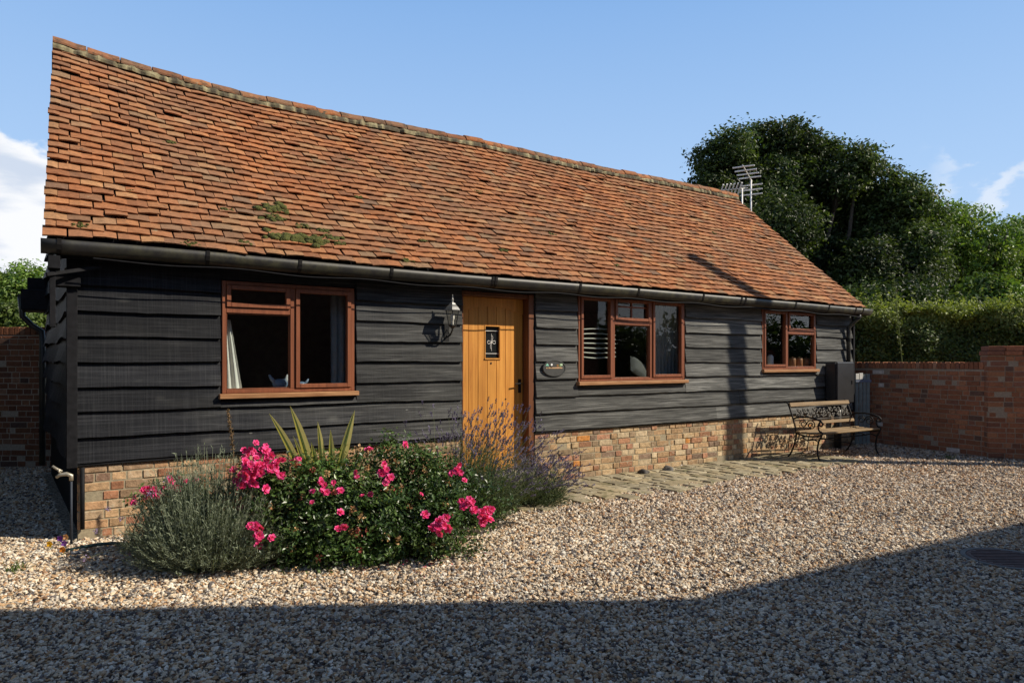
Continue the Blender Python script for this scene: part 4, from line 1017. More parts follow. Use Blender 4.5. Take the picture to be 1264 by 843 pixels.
def cushion():
    t = 0.33; p = HW(FS(788, t), t); z = W2[2] + 0.02
    mb = MB(); n = 12; V = []
    for sgn in (1, -1):
        for j in range(n):
            for i in range(n):
                u, v = i / (n - 1) * 2 - 1, j / (n - 1) * 2 - 1; b = max(0, (1 - u ** 4) * (1 - v ** 4)) ** 0.5
                V.append((u * 0.17, sgn * 0.06 * b, v * 0.13))
    Fs = [(q * n * n + j * n + i, q * n * n + j * n + i + 1, q * n * n + (j + 1) * n + i + 1, q * n * n + (j + 1) * n + i) for q in (0, 1) for j in range(n - 1) for i in range(n - 1)]
    mb.add(V, Fs); o = mb.build('cushion', M_CLOTH_G, smooth=True, fixn=True); o.location = (p[0], p[1], z + 0.13); o.rotation_euler = (-0.5, 0.5, HROT)
    o.data.materials.clear(); o.data.materials.append(m_simple('dark_grey_cloth', (0.10, 0.10, 0.095), 0.9)); tag(o, 'grey cushion propped inside the middle light of the three-light window', 'cushion')
cushion()

# ------------------------------------------------------------------ leaves
def unit(v): return v / np.maximum(np.linalg.norm(v, axis=-1, keepdims=True), 1e-9)
def leaves(mb, P, Nn, size, col, aspect=0.5, fold=0.18, axis=None):
    n = len(P); r = rng.normal(0, 1, (n, 3)) if axis is None else axis
    u = unit(r - Nn * np.sum(r * Nn, 1, keepdims=True)); v = np.cross(Nn, u)
    s = np.asarray(size).reshape(-1, 1) * np.ones((n, 1)); w = s * aspect
    V = np.stack([P - u * s * 0.5, P - v * w * 0.5 + Nn * w * fold + u * s * .05, P + u * s * 0.5, P + v * w * 0.5 + Nn * w * fold + u * s * .05], 1)
    base = np.array([(0, 1, 2, 3)]) ; Fa = (np.array([(0, 2, 1), (0, 3, 2)])[None] + (np.arange(n) * 4)[:, None, None]).reshape(-1, 3)
    mb.add(V.reshape(-1, 3), Fa, np.repeat(col, 4, 0))
def crown(mb, blobs, n_clump, per, csig, size, cols, up=0.5, shell=(0.55, 1.0), jit=0.3):
    B = np.array(blobs, float); w = B[:, 3] ** 2; w /= w.sum()
    bi = rng.choice(len(B), n_clump, p=w); d = unit(rng.normal(0, 1, (n_clump, 3))); rr = B[bi, 3] * rng.uniform(shell[0] ** 2, shell[1] ** 2, n_clump) ** 0.5
    C = B[bi, :3] + d * rr[:, None] * np.array((1, 1, 0.92))
    ci = np.repeat(np.arange(n_clump), per); n = len(ci)
    cs = csig * rng.uniform(0.6, 1.5, n_clump)
    P = C[ci] + np.clip(rng.normal(0, 1, (n, 3)), -1.8, 1.8) * cs[ci][:, None] * np.array((1, 1, 0.6))
    Nn = unit(d[ci] * 0.6 + np.array((0, 0, up)) + rng.normal(0, 0.6, (n, 3)))
    tint = rng.uniform(0.72, 1.3, len(B))
    cc = cols[rng.integers(0, len(cols), n_clump)][ci] * tint[bi][ci][:, None] * rng.uniform(0.7, 1.3, (n, 1)) * rng.uniform(0.75, 1.25, n_clump)[ci][:, None]
    leaves(mb, P, Nn, size * rng.uniform(0.6, 1.3, n), cc)
    return C
def tree(name, label, Z, base_px, blobs_px, n_clump, per, csig, size, cols, group=None, trunk_r=0.22, zj=1.2, shell=(0.55, 1.0), off=(0, 0)):
    bx = at(base_px, 447, Z)[0]
    th = thing(name, label, 'tree', (bx, Z, 0), 0, group)
    blobs = []
    for b in blobs_px:
        x, y, r = b[0] + off[0], b[1] + off[1], b[2]; dz = b[3] if len(b) > 3 else rng.uniform(-zj, zj)
        p = at(x, y, Z + dz); blobs.append((p[0] - bx, p[1] - Z, p[2], r / F * (Z + dz)))
    mb = MB(); C = crown(mb, blobs, n_clump, per, csig, size, np.array(cols), shell=shell); mb.build('crown', M_LEAF, th)
    mb = MB(); top = np.mean([b[:3] for b in blobs], 0)
    mb.tube([(0, 0, -0.1), (0.05, 0.02, top[2] * 0.3), (top[0] * 0.4, top[1] * .4, top[2] * 0.65), (top[0] * 0.8, top[1] * .8, top[2] * 1.0)], [trunk_r, trunk_r * 0.8, trunk_r * 0.6, trunk_r * 0.25], 9)
    for b in blobs:
        s0 = np.array((top[0] * 0.25, top[1] * .25, top[2] * 0.5)); e0 = np.array(b[:3]); m = (s0 + e0) / 2 + rng.normal(0, 0.2, 3)
        mb.tube([tuple(s0), tuple(m), tuple(e0), tuple(e0 + unit(e0 - m) * b[3] * 0.5)], [trunk_r * 0.34, trunk_r * 0.2, trunk_r * 0.10, 0.012], 6)
        for _ in range(4):
            q = e0 + unit(rng.normal(0, 1, 3)) * b[3] * 0.8; mb.tube([tuple(e0 * 0.6 + m * 0.4), tuple((e0 + q) / 2 + rng.normal(0, .08, 3)), tuple(q)], [trunk_r * 0.16, trunk_r * 0.1, 0.01], 5)
    mb.build('trunk', M_BARK, th, smooth=True)
    return th
G_DARK = [(0.042, 0.066, 0.018), (0.060, 0.088, 0.022), (0.078, 0.108, 0.028), (0.032, 0.055, 0.016)]
G_MID = [(0.10, 0.170, 0.030), (0.13, 0.205, 0.036), (0.085, 0.15, 0.03), (0.16, 0.215, 0.045)]
G_HEDGE = [(0.060, 0.095, 0.018), (0.075, 0.115, 0.022), (0.045, 0.075, 0.018), (0.10, 0.13, 0.03)]
tree('broadleaf_tree', 'tall dark dense tree rising behind the right end of the cottage roof', 22, 1000,
     [(872, 190, 25), (866, 222, 22), (898, 172, 25), (935, 166, 25), (972, 165, 26), (1003, 181, 24), (1050, 197, 26), (1030, 216, 22), (1080, 222, 28), (1112, 237, 28), (1136, 264, 24), (1122, 297, 32), (1082, 268, 34), (1136, 326, 28),
      (905, 218, 40, .9), (950, 212, 44, .9), (1004, 228, 34, 1.1), (958, 272, 44), (1064, 318, 40), (1104, 350, 42), (1012, 335, 44, 1), (990, 302, 34), (1040, 372, 50), (985, 375, 50, .5), (888, 246, 34), (1032, 296, 26), (930, 245, 46, .6), (998, 262, 36, 1.2), (1050, 258, 34, 1.2), (960, 310, 46, 1), (1020, 400, 50), (925, 285, 40)], 4200, 54, 0.18, 0.135, G_DARK, trunk_r=0.35, off=(8, 9))
tree('broadleaf_tree', 'lighter green spreading tree at the right edge beyond the hedge', 25, 1215,
     [(1160, 282, 34), (1190, 290, 38), (1222, 312, 40), (1258, 305, 36), (1290, 310, 45), (1180, 335, 45), (1230, 355, 45), (1275, 355, 45), (1150, 345, 40), (1320, 340, 50)], 1150, 46, 0.20, 0.145, G_MID, trunk_r=0.2, shell=(0.5, 1.05))
tree('broadleaf_tree', 'small bushy green tree just above the hedge near the taller brick pier', 18, 1222,
     [(1215, 360, 24), (1240, 372, 24), (1195, 385, 22), (1262, 385, 25), (1225, 395, 28)], 330, 34, 0.16, 0.13, G_MID, trunk_r=0.08, zj=0.4)
tree('broadleaf_tree', 'rounded green tree showing above the dark wall at the left edge', 24, 22,
     [(30, 350, 26), (10, 365, 26), (50, 372, 24), (-15, 360, 30), (30, 385, 26), (-5, 395, 26)], 520, 44, 0.18, 0.13, G_MID, trunk_r=0.15, zj=0.6, shell=(0.4, 1.05))
tree('broadleaf_tree', 'low yellow-green bush behind the dark wall at the left edge', 17, 25,
     [(10, 392, 22), (40, 396, 20), (-20, 395, 25), (62, 400, 18)], 300, 30, 0.14, 0.12, [(0.10, 0.14, 0.03), (0.075, 0.11, 0.025)], trunk_r=0.05, zj=0.3)
# belt of far trees closing the horizon right and left, and those facing the cottage (seen mirrored in its panes)
tree('broadleaf_tree', 'undergrowth tree, leaf colour darkened for shade, filling the gap behind the hedge', 17, 1120,
     [(1070, 395, 40), (1110, 385, 40), (1150, 390, 36), (1190, 400, 34), (1090, 430, 40), (1150, 430, 40), (1040, 400, 40), (1230, 420, 34), (1280, 420, 36)], 800, 40, 0.2, 0.13, [(0.034, 0.058, 0.015), (0.045, 0.070, 0.018)], trunk_r=0.1, zj=0.5)  # leaf greens darkened to paint in the shade by the big tree

# hedge
def hedge():
    Z = 14.4; x0, x1 = 6.6, 14.5
    th = thing('hedge', 'clipped green hedge with loose top shoots behind the brick wall', 'hedge', (x0, Z, 0), R(-11))
    W = x1 - x0; n = 46000; mb = MB()
    # points on front face + top with lumpy depth
    k = rng.random(n); X = rng.uniform(0, W, n)
    lump = lambda x, z: 0.10 * np.sin(x * 2.1 + z) + 0.07 * np.sin(x * 5.3 - z * 3) + 0.05 * np.sin(z * 6 + x * 3)
    front = k < 0.7
    zt = 2.50 + 0.05 * np.sin(X * 1.7) + 0.05 * np.sin(X * 4.1)
    Zh = np.where(front, rng.uniform(0.42, 1, n) * zt, zt + rng.normal(0, 0.05, n))
    Y = np.where(front, lump(X, Zh) + np.abs(rng.normal(0, 0.10, n)), rng.uniform(0, 1.2, n))
    Nn = unit(np.where(front[:, None], np.array([(0.1, -1, 0.55)]), np.array([(0, -0.2, 1)])) + rng.normal(0, 0.55, (n, 3)))
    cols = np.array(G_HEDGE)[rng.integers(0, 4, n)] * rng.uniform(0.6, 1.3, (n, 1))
    toplit = np.clip((Zh - 2.05) / 0.4, 0, 1)[:, None]; cols = cols * (1 - toplit) + np.array([(0.22, 0.26, 0.055)]) * toplit * rng.uniform(0.6, 1.2, (n, 1))  # sunlit top painted in: leaves turn bright yellow-green upwards
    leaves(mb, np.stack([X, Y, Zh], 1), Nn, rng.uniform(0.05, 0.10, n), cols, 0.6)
    # pale shoots, their green brightened to look sunlit
    m = 1000; sx = rng.uniform(0, W, m); sy = rng.uniform(0, 1.0, m); sh = rng.gamma(2.0, 0.085, m)
    q = np.repeat(np.arange(m), 14); f = rng.random(len(q)); 
    P = np.stack([sx[q] + rng.normal(0, 0.03, len(q)), sy[q] + rng.normal(0, 0.03, len(q)), 2.48 + f * sh[q]], 1)
    leaves(mb, P, unit(rng.normal(0, 1, (len(q), 3)) + np.array((0.3, -0.4, 0.6))), rng.uniform(0.05, 0.09, len(q)), np.array([(0.22, 0.26, 0.055)]) * rng.uniform(0.6, 1.25, (len(q), 1)), 0.5)
    mb.build('foliage', M_LEAF, th)
    mb = MB()
    for x in np.arange(0.3, W, 0.45): mb.tube([(x, 0.55, -0.05), (x + rng.normal(0, .05), 0.5, 1.0), (x + rng.normal(0, .1), 0.55, 2.2)], [0.03, 0.025, 0.01], 6)
    mb.build('stem', M_BARK, th)
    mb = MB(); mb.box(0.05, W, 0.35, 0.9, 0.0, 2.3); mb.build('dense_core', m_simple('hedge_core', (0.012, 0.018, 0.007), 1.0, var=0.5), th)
hedge()
# tall weed stalk above the hedge
def weed():
    b = at(1122, 420, 13.8); th = thing('weed_stalk', 'single tall thin weed stalk leaning above the hedge', 'weed', (b[0], b[1], 0))
    t = at(1103, 338, 13.8); v = np.array((t[0] - b[0], 0, t[2])); mb = MB(); mb.tube([(0, 0, 0), tuple(v * 0.6), tuple(v)], [0.012, 0.009, 0.004], 5, (0.12, 0.15, 0.05)); mb.build('stem', M_LEAF, th)
    mb = MB(); n = 160; f = rng.uniform(0.5, 1, n); leaves(mb, v * f[:, None] + rng.normal(0, 0.03, (n, 3)), unit(rng.normal(0, 1, (n, 3)) + (0, -.5, .3)), rng.uniform(0.03, 0.06, n), np.array([(0.13, 0.16, 0.05)]) * rng.uniform(0.6, 1.2, (n, 1))); mb.build('foliage', M_LEAF, th)
weed()

# ------------------------------------------------------------------ flower bed
def strips(mb, base, tip, ctrl, width, col, segs=4):
    """flat tapering ribbons along a quadratic curve base-ctrl-tip"""
    n = len(base); T = np.linspace(0, 1, segs + 1); V = []
    side = unit(np.cross(tip - base, rng.normal(0, 1, (n, 3))))
    for t in T:
        p = (1 - t) ** 2 * base + 2 * t * (1 - t) * ctrl + t ** 2 * tip; w = (np.asarray(width) * (1 - 0.55 * t))[:, None]
        V += [p - side * w / 2, p + side * w / 2]
    V = np.stack(V, 1); k = 2 * (segs + 1)
    b = np.array([(2 * i, 2 * i + 1, 2 * i + 3, 2 * i + 2) for i in range(segs)])
    mb.add(V.reshape(-1, 3), (b[None] + (np.arange(n) * k)[:, None, None]).reshape(-1, 4), np.repeat(col, k, 0))
def lavender(name, label, loc, rx, ry, h, n_stem, lean, bloom_n, bloom_len, leafcol, lean_k=0.3):
    th = thing(name, label, 'lavender', (loc[0], loc[1], 0))
    mb = MB()
    a = rng.uniform(0, 2 * np.pi, n_stem); r = np.sqrt(rng.random(n_stem))
    base = np.stack([np.cos(a) * r * rx * 0.35, np.sin(a) * r * ry * 0.35, np.zeros(n_stem)], 1)
    zt = h * (1 - 0.72 * r ** 2.2) * rng.uniform(0.45, 1.15, n_stem)
    tip = np.stack([np.cos(a) * r * rx + lean[0] * zt, np.sin(a) * r * ry + lean[1] * zt, zt], 1) + rng.normal(0, 0.02, (n_stem, 3)); tip[:, 2] = np.maximum(tip[:, 2], 0.03)
    ctrl = base * 0.4 + tip * 0.6; ctrl[:, 2] = tip[:, 2] * 0.42
    ctrl = base * 0.35 + tip * 0.65; ctrl[:, 2] = tip[:, 2] * 0.4
    cs = np.array(leafcol) * rng.uniform(0.6, 1.25, (n_stem, 1))
    strips(mb, base, tip, ctrl, np.full(n_stem, 0.0045), cs)
    per = 16; q = np.repeat(np.arange(n_stem), per); f = rng.uniform(0.35, 1.0, len(q))[:, None]
    P = (1 - f) ** 2 * base[q] + 2 * f * (1 - f) * ctrl[q] + f ** 2 * tip[q]
    dirs = unit(tip - ctrl)[q]; ax = unit(dirs + rng.normal(0, 0.55, dirs.shape)); Nn = unit(np.cross(ax, rng.normal(0, 1, ax.shape)))
    leaves(mb, P + ax * 0.014, Nn, rng.uniform(0.022, 0.042, len(q)), np.array(leafcol) * rng.uniform(0.55, 1.5, (len(q), 1)), 0.17, 0.1, axis=ax)
    mb.build('foliage', M_LAV, th)
    if bloom_n:
        mb = MB(); fl = MB(); a = rng.uniform(0, 2 * np.pi, bloom_n); r = np.sqrt(rng.random(bloom_n))
        b0 = np.stack([np.cos(a) * r * rx * 0.75, np.sin(a) * r * ry * 0.75, h * 0.25 * (1 - r * 0.6)], 1)
        L = bloom_len * rng.uniform(0.65, 1.1, bloom_n)
        el = rng.uniform(0.35, 1.3, bloom_n) ; azd = a * 0 + rng.normal(lean_k, 1.2, bloom_n)
        dv = np.stack([np.cos(el) * np.cos(azd), np.cos(el) * np.sin(azd) * 0.8, np.sin(el)], 1)
        tp = b0 + dv * L[:, None]; tp[:, 2] = np.maximum(tp[:, 2], 0.05)
        ct = b0 + dv * L[:, None] * 0.5 + np.array((0, 0, 0.03))
        strips(mb, b0, tp, ct, np.full(bloom_n, 0.003), np.array([(0.15, 0.18, 0.09)]) * rng.uniform(0.7, 1.2, (bloom_n, 1)))
        mb.build('stem', M_LAV, th)
        per = 26; q = np.repeat(np.arange(bloom_n), per); d2 = unit(tp - ct)[q]; sl = rng.uniform(0.025, 0.06, bloom_n)[q]
        P = tp[q] + d2 * (rng.uniform(-0.6, 0.6, len(q)) * sl)[:, None] + rng.normal(0, 0.0035, (len(q), 3))
        pc = np.array([(0.13, 0.105, 0.20), (0.18, 0.15, 0.26), (0.09, 0.075, 0.13), (0.24, 0.21, 0.32)])[rng.integers(0, 4, bloom_n)][q] * rng.uniform(0.7, 1.25, (len(q), 1))
        ax = unit(d2 + rng.normal(0, 0.5, d2.shape))
        leaves(fl, P, unit(np.cross(ax, rng.normal(0, 1, ax.shape))), rng.uniform(0.009, 0.016, len(q)), pc, 0.6, 0.2, axis=ax)
        fl.build('flower_spikes', M_LAV, th)
    return th
lp = gnd(258, 700)
lavender('lavender_bush', 'grey-green rounded lavender bush almost out of flower at the front left of the bed', lp, 0.62, 0.40, 0.78, 2000, (0, 0), 0, 0, [(0.185, 0.215, 0.15)])
# a few last flower stems splaying left from it
th = bpy.data.objects['lavender_bush']; mb = MB(); fl = MB()
tips = [(118, 655), (148, 640), (105, 690), (160, 682), (133, 628), (250, 655), (185, 610), (205, 592)]
B = []; Tt = []
for (x, y) in tips:
    p = at(x, y, lp[1] + rng.uniform(-0.25, 0.1)); B.append((-0.18, 0, 0.22)); Tt.append((p[0] - lp[0], p[1] - lp[1], max(p[2], 0.06)))
B = np.array(B); Tt = np.array(Tt); strips(mb, B, Tt, (B + Tt) / 2 + np.array((0, 0, 0.07)), np.full(len(B), 0.0045), np.array([(0.20, 0.23, 0.13)] * len(B)))
mb.build('stem', M_LAV, th)
for tpt in Tt:
    fl = MB(); leaves(fl, tpt + rng.normal(0, 0.009, (24, 3)), unit(rng.normal(0, 1, (24, 3))), rng.uniform(0.010, 0.016, 24), np.array([(0.33, 0.25, 0.42)]) * rng.uniform(0.7, 1.2, (24, 1)), 0.7); fl.build('flower_spike', M_LAV, th)
lp2 = gnd(600, 652)
lavender('lavender_bush', 'tall lavender bush full of purple flower spikes leaning across the front of the door', (lp2[0] - 0.20, lp2[1] + 0.25), 0.50, 0.42, 0.72, 1100, (0.14, 0.0), 640, 0.92, [(0.085, 0.115, 0.065)], 0.2)
lp3 = gnd(650, 622)
lavender('lavender_bush', 'low sprawling lavender with purple spikes at the foot of the doorstep', (lp3[0] + 0.02, lp3[1] - 0.08), 0.42, 0.30, 0.40, 480, (0.2, 0), 420, 0.44, [(0.085, 0.115, 0.065)], 0.2)

# rose bushes
def bloom_mesh(seed):
    r = np.random.default_rng(seed); mb = MB()
    for ring, (n, rad, tilt, l) in enumerate(((6, 0.010, 0.35, 0.020), (6, 0.006, 0.8, 0.017), (5, 0.003, 1.2, 0.013))):
        for k in range(n):
            a = 2 * math.pi * (k + 0.5 * ring) / n + r.normal(0, 0.15); ti = tilt + r.normal(0, 0.15)
            o = np.array((math.cos(a), math.sin(a), 0)); sd = np.array((-math.sin(a), math.cos(a), 0)); up = np.array((0, 0, 1.0))
            d = o * math.cos(ti) + up * math.sin(ti); b = o * rad * 0.4; w = l * 0.55
            V = [b, b + d * l * 0.5 - sd * w + up * 0.003, b + d * l * 0.5 + up * -0.001, b + d * l * 0.5 + sd * w + up * 0.003, b + d * l - sd * w * 0.6 + o * .002, b + d * l + o * .004, b + d * l + sd * w * 0.6 + o * .002]
            c = np.array([(0.88, 0.09, 0.34), (0.94, 0.18, 0.47), (0.80, 0.05, 0.23)][r.integers(3)]) * r.uniform(0.8, 1.1)
            if ring == 2: c = c * 0.7 + np.array((0.15, 0.03, 0.02))
            mb.add(V, [(0, 1, 2), (0, 2, 3), (1, 4, 5, 2), (2, 5, 6, 3)], c)
    return mb
BLOOMS = []
def rose_bush(label, center_px, Z, blobs_px, n_clump, blooms, bare, nspent):
    b = at(center_px, 447, Z); th = thing('rose_bush', label, 'rose bush', (b[0], Z, 0))
    blobs = []
    for (x, y, r, dz) in blobs_px:
        p = at(x, y, Z + dz); blobs.append((p[0] - b[0], dz, p[2], r / F * (Z + dz)))
    mb = MB(); cols = np.array([(0.045, 0.090, 0.020), (0.062, 0.115, 0.025), (0.095, 0.150, 0.038), (0.032, 0.062, 0.015)])
    crown(mb, blobs, n_clump, 26, 0.050, 0.037, cols, up=0.7, shell=(0.35, 1.12))
    # spent, browned flower heads scattered among the leaves
    B_ = np.array(blobs); bi = rng.choice(len(B_), nspent, p=B_[:, 3] ** 2 / np.sum(B_[:, 3] ** 2)); d = unit(rng.normal(0, 1, (nspent, 3)) + (0.25, -0.9, 0.35)); C = B_[bi, :3] + d * B_[bi, 3:4] * 1.0
    q = np.repeat(np.arange(nspent), 26)
    leaves(mb, C[q] + rng.normal(0, 0.013, (len(q), 3)), unit(rng.normal(0, 1, (len(q), 3)) + (0, -.3, .4)), rng.uniform(0.014, 0.027, len(q)), np.array([(0.46, 0.24, 0.11), (0.55, 0.35, 0.17), (0.48, 0.13, 0.10)])[rng.integers(0, 3, nspent)][q] * rng.uniform(0.7, 1.2, (len(q), 1)), 0.7)
    mb.build('foliage', M_ROSELEAF, th)
    mb = MB()
    for bl in blobs:
        for _ in range(7):
            e = np.array(bl[:3]) + unit(rng.normal(0, 1, 3)) * bl[3] * 0.8; s0 = np.array((rng.normal(0, 0.12), rng.normal(0, 0.08), -0.02))
            mb.tube([tuple(s0), tuple((s0 + e) / 2 + np.array((0, 0, 0.06))), tuple(e)], [0.007, 0.005, 0.002], 5, (0.10, 0.12, 0.04))
    mb.build('stem', M_LEAF, th)
    for (x, y, dz, n, spread, k) in blooms:
        p = np.array(at(x, y, Z + dz)); p -= np.array((b[0], Z, 0))
        for i in range(n):
            if not BLOOMS:
                for sd in range(4): BLOOMS.append(bloom_mesh(sd).build('bloom', M_PETAL, th).data)
                for o in [o for o in th.children if o.name.startswith('bloom')]: bpy.data.objects.remove(o)
            o = bpy.data.objects.new('bloom', BLOOMS[rng.integers(4)]); COL.objects.link(o); o.parent = th
            o.location = p + rng.normal(0, 1, 3) * np.array((spread, spread * 0.5, spread * 0.9)) * (0 if n == 1 else 1)
            dr = Vector(unit(rng.normal(0, 0.5, 3) + np.array((0.2, -0.9, 0.55)))); o.rotation_euler = dr.to_track_quat('Z', 'Y').to_euler(); s = 1.22 * k * rng.uniform(0.8, 1.15); o.scale = (s, s, s)
rose_bush('leafy rose bush carrying the largest dense cluster of bright pink blooms, beside the grey lavender', 365, 5.1,
          [(350, 600, 40, -0.05), (328, 618, 40, 0.0), (398, 605, 46, 0.05), (378, 648, 48, -0.1), (420, 640, 44, -0.1), (420, 680, 32, -0.25), (375, 684, 30, -0.27), (345, 660, 32, -0.25), (320, 590, 24, -0.1)], 600,
          [(312, 585, -0.33, 34, 0.066, 1.0), (322, 570, -0.3, 12, 0.05, 1.0), (346, 577, -0.29, 9, 0.036, 0.95), (308, 560, -0.21, 8, 0.05, 0.8), (327, 555, -0.21, 5, 0.03, 0.7),
           (322, 657, -0.5, 13, 0.04, 1.0), (368, 570, -0.05, 4, 0.03, 0.8), (300, 625, -0.2, 3, 0.02, 0.7), (397, 597, -0.3, 6, 0.035, 0.8), (410, 603, -0.3, 3, 0.03, 0.8), (385, 620, -0.35, 1, 0.03, 0.75)], 0, 26)
rose_bush('wide leafy rose bush with scattered pink clusters and brown spent heads near the door', 500, 5.3,
          [(440, 600, 46, 0.0), (470, 600, 46, 0.05), (515, 600, 46, 0.1), (555, 610, 42, 0.05), (465, 645, 50, -0.2), (505, 642, 52, -0.2), (555, 645, 45, -0.1), (470, 676, 30, -0.4), (530, 668, 28, -0.3), (595, 620, 30, 0.1), (480, 565, 30, 0.15), (530, 570, 28, 0.15), (440, 675, 30, -0.35)], 800,
          [(477, 585, -0.45, 8, 0.036, 0.9), (540, 648, -0.6, 13, 0.044, 1.05), (578, 622, -0.52, 9, 0.036, 1.0), (600, 638, -0.55, 11, 0.044, 1.05), (565, 580, -0.3, 7, 0.036, 0.9), (455, 615, -0.45, 2, 0.03, 0.7), (520, 610, -0.4, 1, 0.03, 0.7), (455, 550, 0.0, 2, 0.02, 0.8), (500, 549, 0.0, 1, 0.02, 0.9), (423, 650, -0.62, 3, 0.016, 0.9), (420, 632, -0.62, 1, 0.02, 0.8), (438, 590, -0.4, 2, 0.02, 0.75)], 0, 34)
rose_bush('small rose with pink clusters against the brick plinth at the left end of the bed', 200, 5.15,
          [(200, 612, 20, 0), (225, 606, 18, 0), (185, 620, 13, 0), (235, 630, 25, 0), (210, 640, 25, 0.05)], 110,
          [(193, 606, -0.2, 11, 0.038, 0.95), (217, 605, -0.15, 4, 0.025, 0.85), (235, 591, -0.1, 3, 0.03, 0.8), (214, 590, -0.1, 4, 0.026, 0.75), (166, 617, -0.1, 2, 0.016, 0.7)], 0, 10)

# variegated phormium
def phormium():
    Z = 5.35; b = at(402, 447, Z); th = thing('phormium', 'spiky variegated phormium with cream-edged green straps in the flower bed', 'plant', (b[0], Z, 0))
    for (bx, tx, ty, dz, w) in ((396, 332, 510, -0.1, 0.034), (398, 358, 501, 0.0, 0.040), (404, 438, 506, 0.05, 0.036), (400, 384, 545, -0.15, 0.030), (410, 408, 530, -0.1, 0.030), (402, 392, 520, 0.1, 0.030), (412, 450, 552, -0.05, 0.028), (408, 425, 548, -0.2, 0.030), (394, 362, 538, -0.15, 0.024)):
        p0 = np.array((at(bx, 447, Z)[0] - b[0], 0, 0.12)); q = at(tx, ty, Z + dz); p2 = np.array((q[0] - b[0], dz, q[2]))
        ct = p0 * 0.5 + p2 * 0.5 + np.array((0, 0, 0.08)) - np.array(((p2 - p0)[0] * 0.12, 0, 0)); mb = MB(); V = []; C = []; n = 14
        for i in range(n + 1):
            t = i / n; p = (1 - t) ** 2 * p0 + 2 * t * (1 - t) * ct + t ** 2 * p2; tg = unit(2 * (1 - t) * (ct - p0) + 2 * t * (p2 - ct))
            sd = unit(np.cross(tg, np.array((0.35, 1, 0.1)))); nn = np.cross(sd, tg); ww = 2.1 * w * (0.75 + 0.9 * t) * max(0.02, (1 - t ** 3.2)) if t < 1 else 0.001
            for f, c in ((-1, (0.66, 0.58, 0.20)), (-0.32, (0.66, 0.58, 0.22)), (-0.26, (0.12, 0.17, 0.05)), (0, (0.16, 0.21, 0.07)), (0.26, (0.14, 0.19, 0.06)), (0.32, (0.66, 0.58, 0.22)), (1, (0.66, 0.58, 0.20))):
                V.append(p + sd * ww * 0.5 * f + nn * abs(f) * ww * 0.22); C.append(c)
        Fs = [(i * 7 + k, i * 7 + k + 1, (i + 1) * 7 + k + 1, (i + 1) * 7 + k) for i in range(n) for k in range(6)]
        mb.add(V, Fs, np.array(C)); mb.build('strap_leaf', M_LAV, th)
phormium()
def stalk():
    Z = 5.45; b = at(290, 447, Z); th = thing('dried_flower_stalk', 'brown dried flower spike standing up against the black boards below the largest window', 'plant', (b[0], Z, 0))
    tp = at(281, 505, Z); mid = at(288, 555, Z); v0 = np.array((0, 0, 0.1)); v1 = np.array((mid[0] - b[0], 0, mid[2])); v2 = np.array((tp[0] - b[0], 0, tp[2]))
    mb = MB(); mb.tube([tuple(v0), tuple(v1), tuple(v2)], [0.006, 0.005, 0.003], 6, (0.16, 0.11, 0.06)); mb.build('stem', M_LAV, th)
    mb = MB(); n = 260; f = rng.random(n) ** 0.9; P = v1 + (v2 - v1) * f[:, None] + rng.normal(0, 0.009, (n, 3)) * (1.2 - 0.6 * f)[:, None]
    leaves(mb, P, unit(rng.normal(0, 1, (n, 3))), rng.uniform(0.010, 0.018, n), np.array([(0.20, 0.13, 0.07)]) * rng.uniform(0.5, 1.4, (n, 1)), 0.8); mb.build('seed_head', M_LAV, th)
stalk()
# soil of the bed + fallen petals
mb = MB(); n = 40; c0 = np.array(gnd(430, 668)); V = [(c0[0], c0[1], 0.03)]
for i in range(n):
    a = 2 * math.pi * i / n; V.append((c0[0] + 1.35 * math.cos(a) * (1 + 0.05 * math.sin(5 * a)) , c0[1] + 0.25 + (0.42 * math.sin(a)) + 0.45 * math.cos(a) * 0.6, 0.016))
mb.add(V, [(0, 1 + i, 1 + (i + 1) % n) for i in range(n)]); struct(mb.build('soil', m_simple('dark_soil', (0.035, 0.025, 0.016), 1.0, var=0.5, nscale=30, bump=0.8, bdist=0.02)))
mb = MB(); n = 150; px = rng.normal(500, 55, n); py = rng.normal(690, 10, n); P = np.array([(*gnd(x, max(y, 670)), 0.03) for x, y in zip(px, py)])
leaves(mb, P, unit(rng.normal(0, 0.4, (n, 3)) + (0, 0, 1)), rng.uniform(0.010, 0.020, n), np.array([(0.40, 0.06, 0.07), (0.30, 0.10, 0.05), (0.5, 0.08, 0.14)])[rng.integers(0, 3, n)], 0.7)
struct(mb.build('fallen_petals', M_PETAL), 'stuff')

# ------------------------------------------------------------------ tap, hose, pansies, stones, manhole
def tap():
    Z = 5.42; p = at(88, 447, Z); th = thing('garden_tap', 'weathered outdoor tap on a standpipe at the left corner of the cottage', 'tap', (p[0], Z, 0))
    mb = MB(); zt = at(88, 590, Z)[2]
    mb.tube([(0, 0, 0), (0, 0, zt)], 0.009, 7, None); mb.build('standpipe', m_simple('blue_grey_pipe', (0.022, 0.03, 0.045), 0.7), th, smooth=True)
    br = m_simple('old_brass', (0.42, 0.38, 0.30), 0.45, 0.6, 0.3, 30)
    mb = MB(); mb.tube([(0, 0, zt - 0.02), (0, 0, zt + 0.02), (-0.03, -0.01, zt + 0.035), (-0.075, -0.02, zt + 0.03), (-0.10, -0.03, zt + 0.01)], [0.015, 0.017, 0.017, 0.015, 0.013], 9); mb.build('tap_body', br, th, smooth=True)
    mb = MB(); mb.tube([(-0.075, -0.02, zt + 0.04), (-0.09, -0.02, zt + 0.075)], 0.009, 7); mb.tube([(-0.13, -0.03, zt + 0.10), (-0.10, -0.02, zt + 0.075), (-0.065, -0.012, zt + 0.055)], 0.010, 7); mb.build('tap_handle', br, th, smooth=True)
tap()
pts = []
